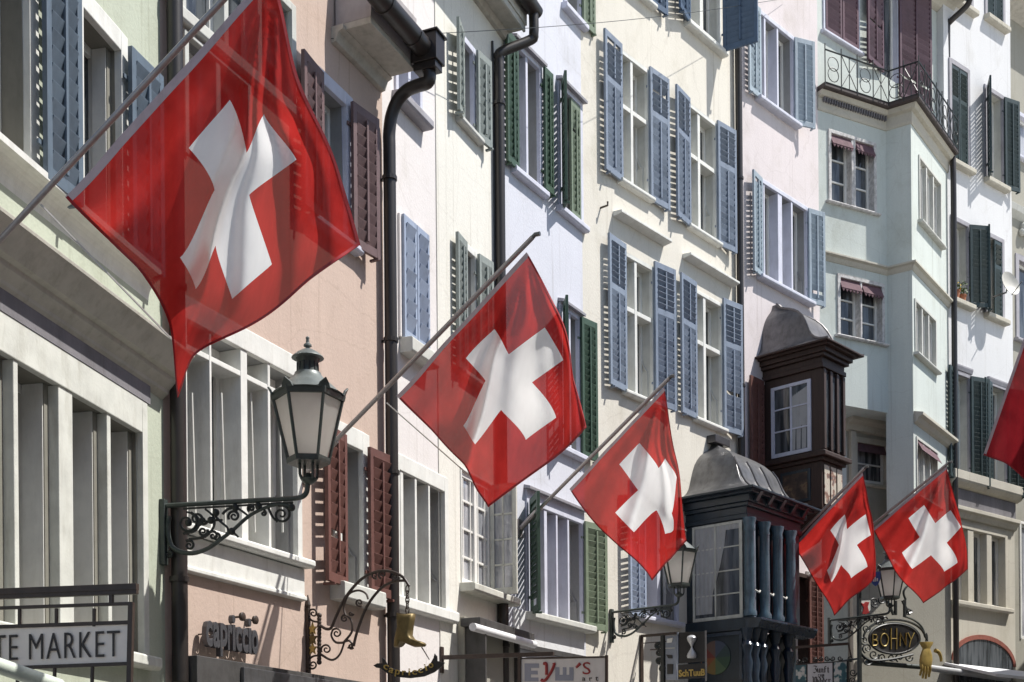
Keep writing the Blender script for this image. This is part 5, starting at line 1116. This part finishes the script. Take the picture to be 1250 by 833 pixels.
# hourglass sign
s0 = sat(F5, 782, 800); CH = lambda x, y: (775 + x / 11.41, 760 + y / 11.41); P = lambda x, y, o=0: (lambda d, z: (s0 + o, d, z))(*F5.perp(s0, *CH(x, y)))
sg = thing('hanging_sign', 'black framed sign with a silver hourglass over gilt lettering, left of the black oriel', 'sign', F5, s0, 0, P(80, 400)[2])
sbar(sg, F5, (s0, .02, P(90, 190)[2]), P(590, 150), .018, 'ironb', 'beam'); MB(F5).box(s0 - .03, s0 + .03, 0, .03, P(90, 900)[2], P(90, 180)[2]).build('wall_bar', 'ironb', sg)
sbar(sg, F5, P(390, 180), P(395, 860), .026, 'iron', 'post'); sbar(sg, F5, P(595, 140), P(600, 580), .012, 'bluepost', 'post'); sbar(sg, F5, P(120, 290), P(440, 265), .006, 'ironb', 'rail'); sbar(sg, F5, P(215, 380), P(380, 375), .008, 'ironb', 'rail')
MB(F5).prism([P(425, 190), P(580, 180), P(580, 800), P(425, 800)], (.03, 0, 0)).build('side_panel', 'bluepost', sg, .004)
for pts, mt in (([(455, 230), (535, 215), (520, 280), (450, 285)], 'stone'), ([(440, 450), (520, 455), (525, 500), (470, 500)], 'blackpanel'), ([(455, 580), (535, 580), (530, 720), (455, 720)], 'blackpanel'), ([(430, 355), (560, 352), (560, 362), (430, 365)], 'stone2')): MB(F5).prism([P(x, y, -.012) for x, y in pts], (.012, 0, 0)).build('panel_detail', mt, sg)
for c in ((330, 320, 48, 1.4, 1.6), (335, 420, 44, -1.2, 1.5), (340, 530, 40, 1.5, 1.4), (375, 640, 46, -1.5, 1.5)): MB(F5).tube([P(x, y) for x, y in spiral(c[:2], c[2], c[3], c[4])], .022, 6, .6).build('scroll', 'iron', sg, 0, True)
MB(F5).prism([P(610, 140), P(985, 125), P(985, 545), P(610, 570)], (.03, 0, 0)).build('panel', 'blackpanel', sg, .004); MB(F5).prism([P(605, 590, -.005), P(990, 565, -.005), P(990, 770, -.005), P(605, 790, -.005)], (.04, 0, 0)).build('name_board', 'blackpanel', sg, .004)
sbar(sg, F5, P(985, 115), P(992, 820), .010, 'zinc', 'post')
ck = P(803, 345, -.02); hr_ = (P(803, 175)[2] - P(803, 500)[2]) / 2; kx = hr_ / 160
MB(F5).lathe((ck[0], ck[1], ck[2] - hr_), [(.001, 0), (62 * kx, 8 * kx), (70 * kx, 40 * kx), (58 * kx, 75 * kx), (22 * kx, 130 * kx), (9 * kx, 160 * kx), (22 * kx, 190 * kx), (60 * kx, 250 * kx), (70 * kx, 285 * kx), (55 * kx, 310 * kx), (25 * kx, 322 * kx), (.001, 324 * kx)], 16).build('hourglass', 'silver', sg, 0, True)
Z0, Z1 = Vector(P(618, 760, -.012)), Vector(P(985, 742, -.012)); Zt = Vector((0, 0, P(700, 655)[2] - P(700, 752)[2])); uxx = Z1 - Z0
MB(F5).text('SchTuuB', lambda x, y, z, bb: tuple(Z0 + uxx * ((x - bb[0]) / (bb[1] - bb[0])) + Zt * ((y - bb[2]) / (bb[3] - bb[2])) + Vector((-z, 0, 0))), .006, .035, spacing=1.0).build('lettering', 'gold', sg)
# guild sign with three panels
s0 = sat(F6, 958, 800); CZ = lambda x, y: (955 + x / 12.5, 770 + y / 12.5); P = lambda x, y, o=0: (lambda d, z: (s0 + o, d, z))(*F6.perp(s0, *CZ(x, y)))
sg = thing('hanging_sign', 'guild sign with white blackletter panel between two teal panels, beside the black oriel', 'sign', F6, s0, 0, P(100, 500)[2])
sbar(sg, F6, (s0, 0, P(-20, 275)[2]), P(1010, 200), .020, 'ironb', 'beam'); MB(F6).box(s0 - .04, s0 + .04, 0, .03, P(30, 900)[2], P(30, 230)[2]).build('wall_plate', 'ironb', sg); sbar(sg, F6, P(1005, 200), P(1060, 420), .010, 'ironb', 'stay')
MB(F6).prism([P(150, 515), P(1000, 455), P(1000, 900), P(150, 930)], (.05, 0, 0)).build('board', 'blackpanel', sg, .006)
for x0_, x1_, ya, yb_, mt in ((175, 365, 535, 522, 'creature'), (390, 765, 515, 492, 'whitepanel'), (790, 980, 488, 472, 'creature')): MB(F6).prism([P(x0_, ya, -.008), P(x1_, yb_, -.008), P(x1_, 930, -.008), P(x0_, 930, -.008)], (.012, 0, 0)).build('panel', mt, sg)
def nib(cx, cy, pts, par, w=.5):                               # broad-nib strokes for the blackletter words
    m = MB(F6)
    for st in pts:
        for (xa, ya), (xb, yb_) in zip(st, st[1:]):
            n1, n2 = (.10 * w, -.07 * w), (-.10 * w, .07 * w); K_ = lambda x, y: P(cx + x * 60, cy - y * 60, -.012)
            m.prism([K_(xa + n1[0], ya - n1[1]), K_(xb + n1[0], yb_ - n1[1]), K_(xb + n2[0], yb_ - n2[1]), K_(xa + n2[0], ya - n2[1])], (.003, 0, 0))
    m.build('letter', 'ink', par)
GL = {'Z': [[(0, 1.55), (.25, 1.7), (.95, 1.5), (.55, 1.0), (.9, .75), (.95, .3), (.6, -.1), (.15, .05)]], 'u': [[(.05, 1), (.15, .85), (.15, .2), (.35, 0), (.6, .2)], [(.6, 1), (.6, .15), (.72, 0)]], 'n': [[(.1, 1), (.15, .85), (.15, 0)], [(.15, .8), (.4, 1), (.6, .8), (.6, .1), (.72, 0)]],
      'f': [[(.55, 1.5), (.35, 1.6), (.22, 1.4), (.22, 0)], [(.05, .95), (.5, .95)]], 't': [[(.25, 1.4), (.25, .15), (.45, 0)], [(.05, 1.0), (.5, 1.0)]], 'z': [[(.1, 1), (.55, .95), (.15, .1), (.6, 0)]], 'm': [[(.1, 1), (.12, 0)], [(.12, .8), (.35, 1), (.45, .8), (.45, 0)], [(.45, .8), (.65, 1), (.78, .8), (.78, 0)]],
      'W': [[(.0, 1.6), (.2, 1.4), (.2, .2), (.5, 0), (.6, .3), (.6, 1.5)], [(.6, .3), (.85, 0), (1.05, .4), (1.0, 1.3), (.8, 1.6)]], 'i': [[(.15, 1), (.2, .85), (.2, .1), (.32, 0)], [(.2, 1.35), (.26, 1.42)]], 'd': [[(.15, 1.6), (.45, 1.2), (.6, .6), (.5, .1), (.3, 0), (.12, .25), (.12, .75), (.4, 1)]], 'e': [[(.12, .6), (.5, .75), (.4, 1), (.15, .8), (.12, .2), (.35, 0), (.6, .2)]], 'r': [[(.1, 1), (.18, .85), (.18, 0)], [(.18, .8), (.45, 1), (.55, .85)]]}
for wordk, x_, y_, k_, sp_ in (('Zunft', 470, 640, 1.0, 52), ('zum', 545, 700, .55, 34), ('Widder', 465, 800, 1.0, 50)):
    for ch in wordk:
        g_ = [[(a * k_, b * k_) for a, b in st] for st in GL[ch]]; nib(x_, y_, g_, sg, k_ * 1.1); x_ += sp_ * (1.25 if ch in 'ZW' else .55 if ch == 'i' else .9 if ch in 'ft' else 1)
for c in ((500, 440, 40, 0, 1.4), (590, 430, 40, 3, -1.4), (680, 425, 42, 0, 1.4), (770, 425, 38, 3, -1.4), (880, 425, 40, 0, 1.4), (350, 450, 44, 2, 1.4), (1080, 640, 60, 0, 1.5), (1070, 760, 50, 2, 1.5), (1040, 430, 44, 1, 1.5), (250, 470, 40, 0, 1.4)): MB(F6).tube([P(x, y) for x, y in spiral(c[:2], c[2], c[3], c[4])], .012, 5, .6).build('scroll', 'iron', sg, 0, True)
# round black sign with gilt letters, on a post in front of the mint house's recessed wall
FB = Fac(FL.P + FL.n * .45, FL.t); FB.n = FL.n
CQ = lambda x, y, o=0: (lambda s, z: (s, o, z))(*FB.pt(1040 + x / 8.09, 730 + y / 8.09, o))
ob = CQ(70, 400)
sg = thing('hanging_sign', 'oval black sign with gilt letters BÖHNY in a dark iron scroll frame', 'sign', FB, ob[0], 0, ob[2])
def ob_tube(pts, r, mat, nm, o=0, tp=None): return MB(FB).tube(smooth_path([CQ(x, y, o) for x, y in pts], 6), r, 6, tp).build(nm, mat, sg, 0, True)
sbar(sg, FB, CQ(68, -330), CQ(75, 860), .030, 'iron', 'post'); ob_tube([(60, -310), (85, -330), (110, -300)], .02, 'iron', 'post_head')
for y in (-200, 600): q = CQ(70, y); MB(FB).tube([q, (q[0], -.46, q[2])], .018, 6).build('wall_tie', 'iron', sg)
el = lambda a, f=1.0, o=0: CQ(418 + 250 * f * math.cos(a), 402 - 152 * f * math.sin(a) - 0 * math.cos(a), o)
A36 = [2 * math.pi * k / 40 for k in range(40)]
MB(FB).loft([[el(a, f, o) for a in A36] for f, o in ((1.0, -.04), (1.03, -.02), (1.03, .02), (.97, .035), (.93, .02))]).build('board', 'blackpanel', sg, .0, True)
MB(FB).tube([el(a, 1.02, .012) for a in A36 + [0]], .014, 6).build('rim', 'greeniron', sg, 0, True); MB(FB).tube([el(a, 1.22, 0) for a in [math.pi * .02 + math.pi * 1.0 * k / 24 for k in range(25)]], .022, 6).build('hoop', 'iron', sg, 0, True)
for ch, x0_, x1_, y0_, y1_ in (('B', 205, 262, 472, 362), ('O', 283, 358, 478, 352), ('H', 378, 452, 508, 298), ('N', 470, 540, 478, 345), ('Y', 552, 615, 488, 345)):
    g = {'B': [[(0, 0), (0, 1), (.6, .97), (.75, .8), (.55, .55), (.1, .52), (.7, .45), (.9, .22), (.6, .02), (0, 0)]], 'O': [[(.5 + .5 * math.sin(a), .5 + .5 * math.cos(a)) for a in [2 * math.pi * k / 16 for k in range(17)]], [(.3, 1.28), (.3, 1.34)], [(.62, 1.28), (.62, 1.34)]], 'H': [[(.12, 0), (.12, 1)], [(.85, 0), (.85, 1)], [(.12, .5), (.85, .5)]], 'N': [[(.05, 0), (.08, 1), (.9, .05), (.92, 1)]], 'Y': [[(.0, 1), (.45, .55)], [(1.0, 1), (.45, .5), (.2, 0)]]}[ch]
    m = MB(FB)
    for st in g: m.tube([CQ(x0_ + (x1_ - x0_) * a, y0_ + (y1_ - y0_) * b, .03) for a, b in st], .0105, 6)
    m.build('letter', 'gold', sg, 0, True)
for c in ((240, 200, 44, 0, 1.4), (330, 215, 36, 2, 1.4), (215, 560, 50, 0, 1.4), (150, 500, 50, 2, 1.5), (120, 420, 44, 1, 1.5), (390, 590, 40, 0, 1.4), (470, 590, 44, 2, 1.4), (560, 590, 40, 0, 1.3), (140, 300, 40, 0, 1.4), (300, 590, 44, 1, 1.4), (560, 130, 30, 1, 1.3), (150, 620, 50, 0, 1.3), (220, 40, 50, 1, 1.4), (290, 20, 40, 0, 1.5)): MB(FB).tube([CQ(x, y) for x, y in spiral(c[:2], c[2], c[3], c[4])], .016, 5, .6).build('scroll', 'iron', sg, 0, True)
ob_tube([(75, 250), (60, 380), (75, 520), (140, 600), (240, 620), (420, 600), (600, 560)], .024, 'iron', 'lower_frame'); ob_tube([(520, 185), (610, 220), (690, 290), (735, 410)], .018, 'greeniron', 'hoop_arm'); MB(FB).lathe(CQ(738, 430), [(.028, 0), (.02, .12), (.004, .16)], 8).build('drop', 'iron', sg)
for x in (350, 430, 500): sbar(sg, FB, CQ(x, 30), CQ(x + (60 if x != 430 else 0), 170), .022, 'iron', 'slat')
ob_tube([(520, 95), (560, 110), (595, 140), (540, 160)], .016, 'zinc', 'leaf'); sbar(sg, FB, CQ(345, 20), CQ(520, 25), .03, 'iron', 'crossbar'); sbar(sg, FB, CQ(520, 20), CQ(520, 190), .022, 'iron', 'slat')
ob_tube([(530, 20), (510, -60), (560, -130), (600, -140)], .02, 'iron', 'crook')
MB(FB).prism([CQ(x, y, .02) for x, y in ((85, 50), (110, 60), (130, 40), (165, 45), (150, 90), (165, 150), (130, 165), (95, 160), (110, 100))], (0, .02, 0)).build('emblem', 'redpaint', sg, .004); MB(FB).prism([CQ(x, y, .01) for x, y in ((78, 30), (178, 25), (178, 120), (128, 172), (78, 120))], (0, .012, 0)).build('emblem_shield', 'stone2', sg)
tu = thing('awning_roller', 'silver awning roller tube behind the gilded glove', 'awning', FB, CQ(150, 640)[0], 0, CQ(150, 640)[2])
MB(FB).tube([CQ(140, 640, -.1), CQ(760, 690, -.1)], .045, 12).build('dark_tube', 'greeniron', tu, 0, True); MB(FB).tube([CQ(762, 692, -.1), CQ(1545, 800, -.1)], .062, 14).build('tube', 'silver', tu, 0, True)
# glove
gl = thing('glove_sign', 'gilded hanging glove with spread cuff, a shop sign below the oval sign', 'sign', FB, CQ(730, 440)[0], .16, CQ(730, 440)[2])
def ring_(y, x0_, x1_, dp): c = (x0_ + x1_) / 2; h_ = (x1_ - x0_) / 2; return [(lambda p: (p[0], .16 + dp * math.sin(a), p[2]))(CQ(c + h_ * math.cos(a), y, .16)) for a in [2 * math.pi * k / 18 for k in range(18)]]
MB(FB).loft([ring_(*a) for a in ((436, 668, 800, .05), (460, 676, 794, .055), (490, 694, 775, .045), (505, 700, 768, .042))]).build('cuff', 'gold', gl, 0, True)
m = MB(FB).loft([ring_(*a) for a in ((503, 700, 768, .042), (530, 690, 776, .05), (570, 676, 790, .055), (620, 668, 792, .055), (660, 668, 786, .05), (685, 672, 780, .035))])
for x, y1_, bx in ((684, 768, -4), (708, 796, -2), (734, 800, 2), (762, 782, 6)): m.tube([(lambda p: (p[0], .16 + .02 * math.sin(k_ * 1.2), p[2]))(CQ(x + bx * k_ / 4, 655 + (y1_ - 655) * k_ / 4, .16)) for k_ in range(5)], .029, 10, .72)
m.tube(smooth_path([(lambda p: (p[0], .18, p[2]))(CQ(*p)) for p in ((748, 530), (782, 548), (802, 590), (808, 640))], 5), .040, 10, .62)
m.build('hand', 'gold', gl, 0, True)
MB(FB).tube([CQ(735, 440, .16), CQ(738, 425, .02)], .008, 5).build('hook', 'iron', gl)

# ------------------------------------------------------------------ small things
s_, z_ = F8.pt(1214, 362, .05); ds = thing('satellite_dish', 'pale satellite dish fixed at the half-shuttered window of the white house', 'satellite dish', F8, s_, .05, z_)
ax = (F8.n * .75 + F8.t * -.1 + Vector((.3, -.55, .35))).normalized(); c = F8.w(s_, .38, z_ + .15); inv8 = F8.mat().inverted(); cv8 = lambda p: (lambda v: (v.x, -v.y, v.z))(inv8 @ p)
e1 = ax.cross(Vector((0, 0, 1))).normalized(); e2 = ax.cross(e1)
MB(F8).loft([[cv8(c + ax * h_ + (e1 * math.cos(a) + e2 * math.sin(a)) * r) for a in [2 * math.pi * k / 24 for k in range(24)]] for h_, r in ((-.06, .02), (-.05, .10), (-.02, .19), (.02, .25), (.025, .25), (-.01, .185), (-.035, .10), (-.045, .02))]).build('reflector', 'dish', ds, 0, True)
MB(F8).tube([(s_, .0, z_), (s_, .3, z_ + .0), cv8(c - ax * .06)], .018, 7).build('mast', 'zinc', ds, 0, True); MB(F8).tube([cv8(c - ax * .02 - e2 * -.24), cv8(c + ax * .26 + e2 * .12)], .010, 6).build('feed_arm', 'zinc', ds, 0, True)
for i_, (px, h_, r, fl) in enumerate(((1167.5, .17, .075, True), (1175.5, .14, .07, False))):
    s_ = sat(F8, px, 362, .04); z_ = rc[2]; pp = thing('flower_pot', ('terracotta pot with a yellow flowering plant on the white house sill', 'smaller terracotta pot with a green plant beside the yellow flowers')[i_], 'flower pot', F8, s_, .04, z_, 'flower pots on the window sill')
    MB(F8).lathe((s_, .03, z_ - .005), [(r * .7, 0), (r, h_ - .03), (r * 1.12, h_ - .03), (r * 1.12, h_), (r * .9, h_), (r * .9, h_ - .02)], 14).build('pot', 'terracotta', pp, 0, True)
    rnd = random.Random(i_); m = MB(F8); f_ = MB(F8)
    for k in range(60):
        v = Vector((rnd.gauss(0, .07), rnd.gauss(0, .06), h_ + abs(rnd.gauss(.08, .09)))); n1 = Vector((rnd.uniform(-1, 1), rnd.uniform(-1, 1), rnd.uniform(-1, 1))).normalized() * .03; n2 = n1.cross(Vector((rnd.random(), rnd.random(), 1))).normalized() * .018
        b_ = Vector((s_, .03, z_)) + v; (f_ if fl and k % 4 == 0 else m).quad(tuple(b_ - n1), tuple(b_ + n2), tuple(b_ + n1), tuple(b_ - n2))
    m.build('foliage', 'leaf', pp); 
    if fl: f_.build('blossom', 'yellow', pp)
# span wire
pA = F2.w(sat(F2, 402, 48), .02, zat(F2, 402, 48)); rr = ray(960, -2); lam = (F6.n.dot(F6.P) + .05) / F6.n.dot(rr); pB = rr * lam + Vector((0, 0, EYE))
wt = thing('span_wire', 'thin span wire crossing high in front of the house fronts', 'wire', F2, sat(F2, 402, 48), .02, pA.z); i2 = F2.mat().inverted()
MB(F2).tube([(lambda v: (v.x, -v.y, v.z - .10 * math.sin(math.pi * k / 30)))(i2 @ (pA.lerp(pB, k / 30))) for k in range(31)], .0035, 5).build('cable', 'iron', wt)

# ------------------------------------------------------------------ unseen row opposite, added to block sky light and cast shade
FO2 = Fac((24.52, 50.0), (-.47, -1)); B_holes = []
ob_ = thing('townhouse', 'plain unseen house row added opposite to block sky light and cast shade', 'house', FO2, group='row of old town houses')
for i_ in range(12):
    for j_ in range(2):
        s_ = 3 + 4.7 * i_; z_ = 1.2 + 3.3 * j_; window(ob_, FO2, 0, 0, 0, 1, rect=(s_, s_ + 1.1, z_, z_ + 1.7), lights=2)
wall(ob_, FO2, 0, 62, 0, 9.4, B_holes, 'ivory', depth=5)
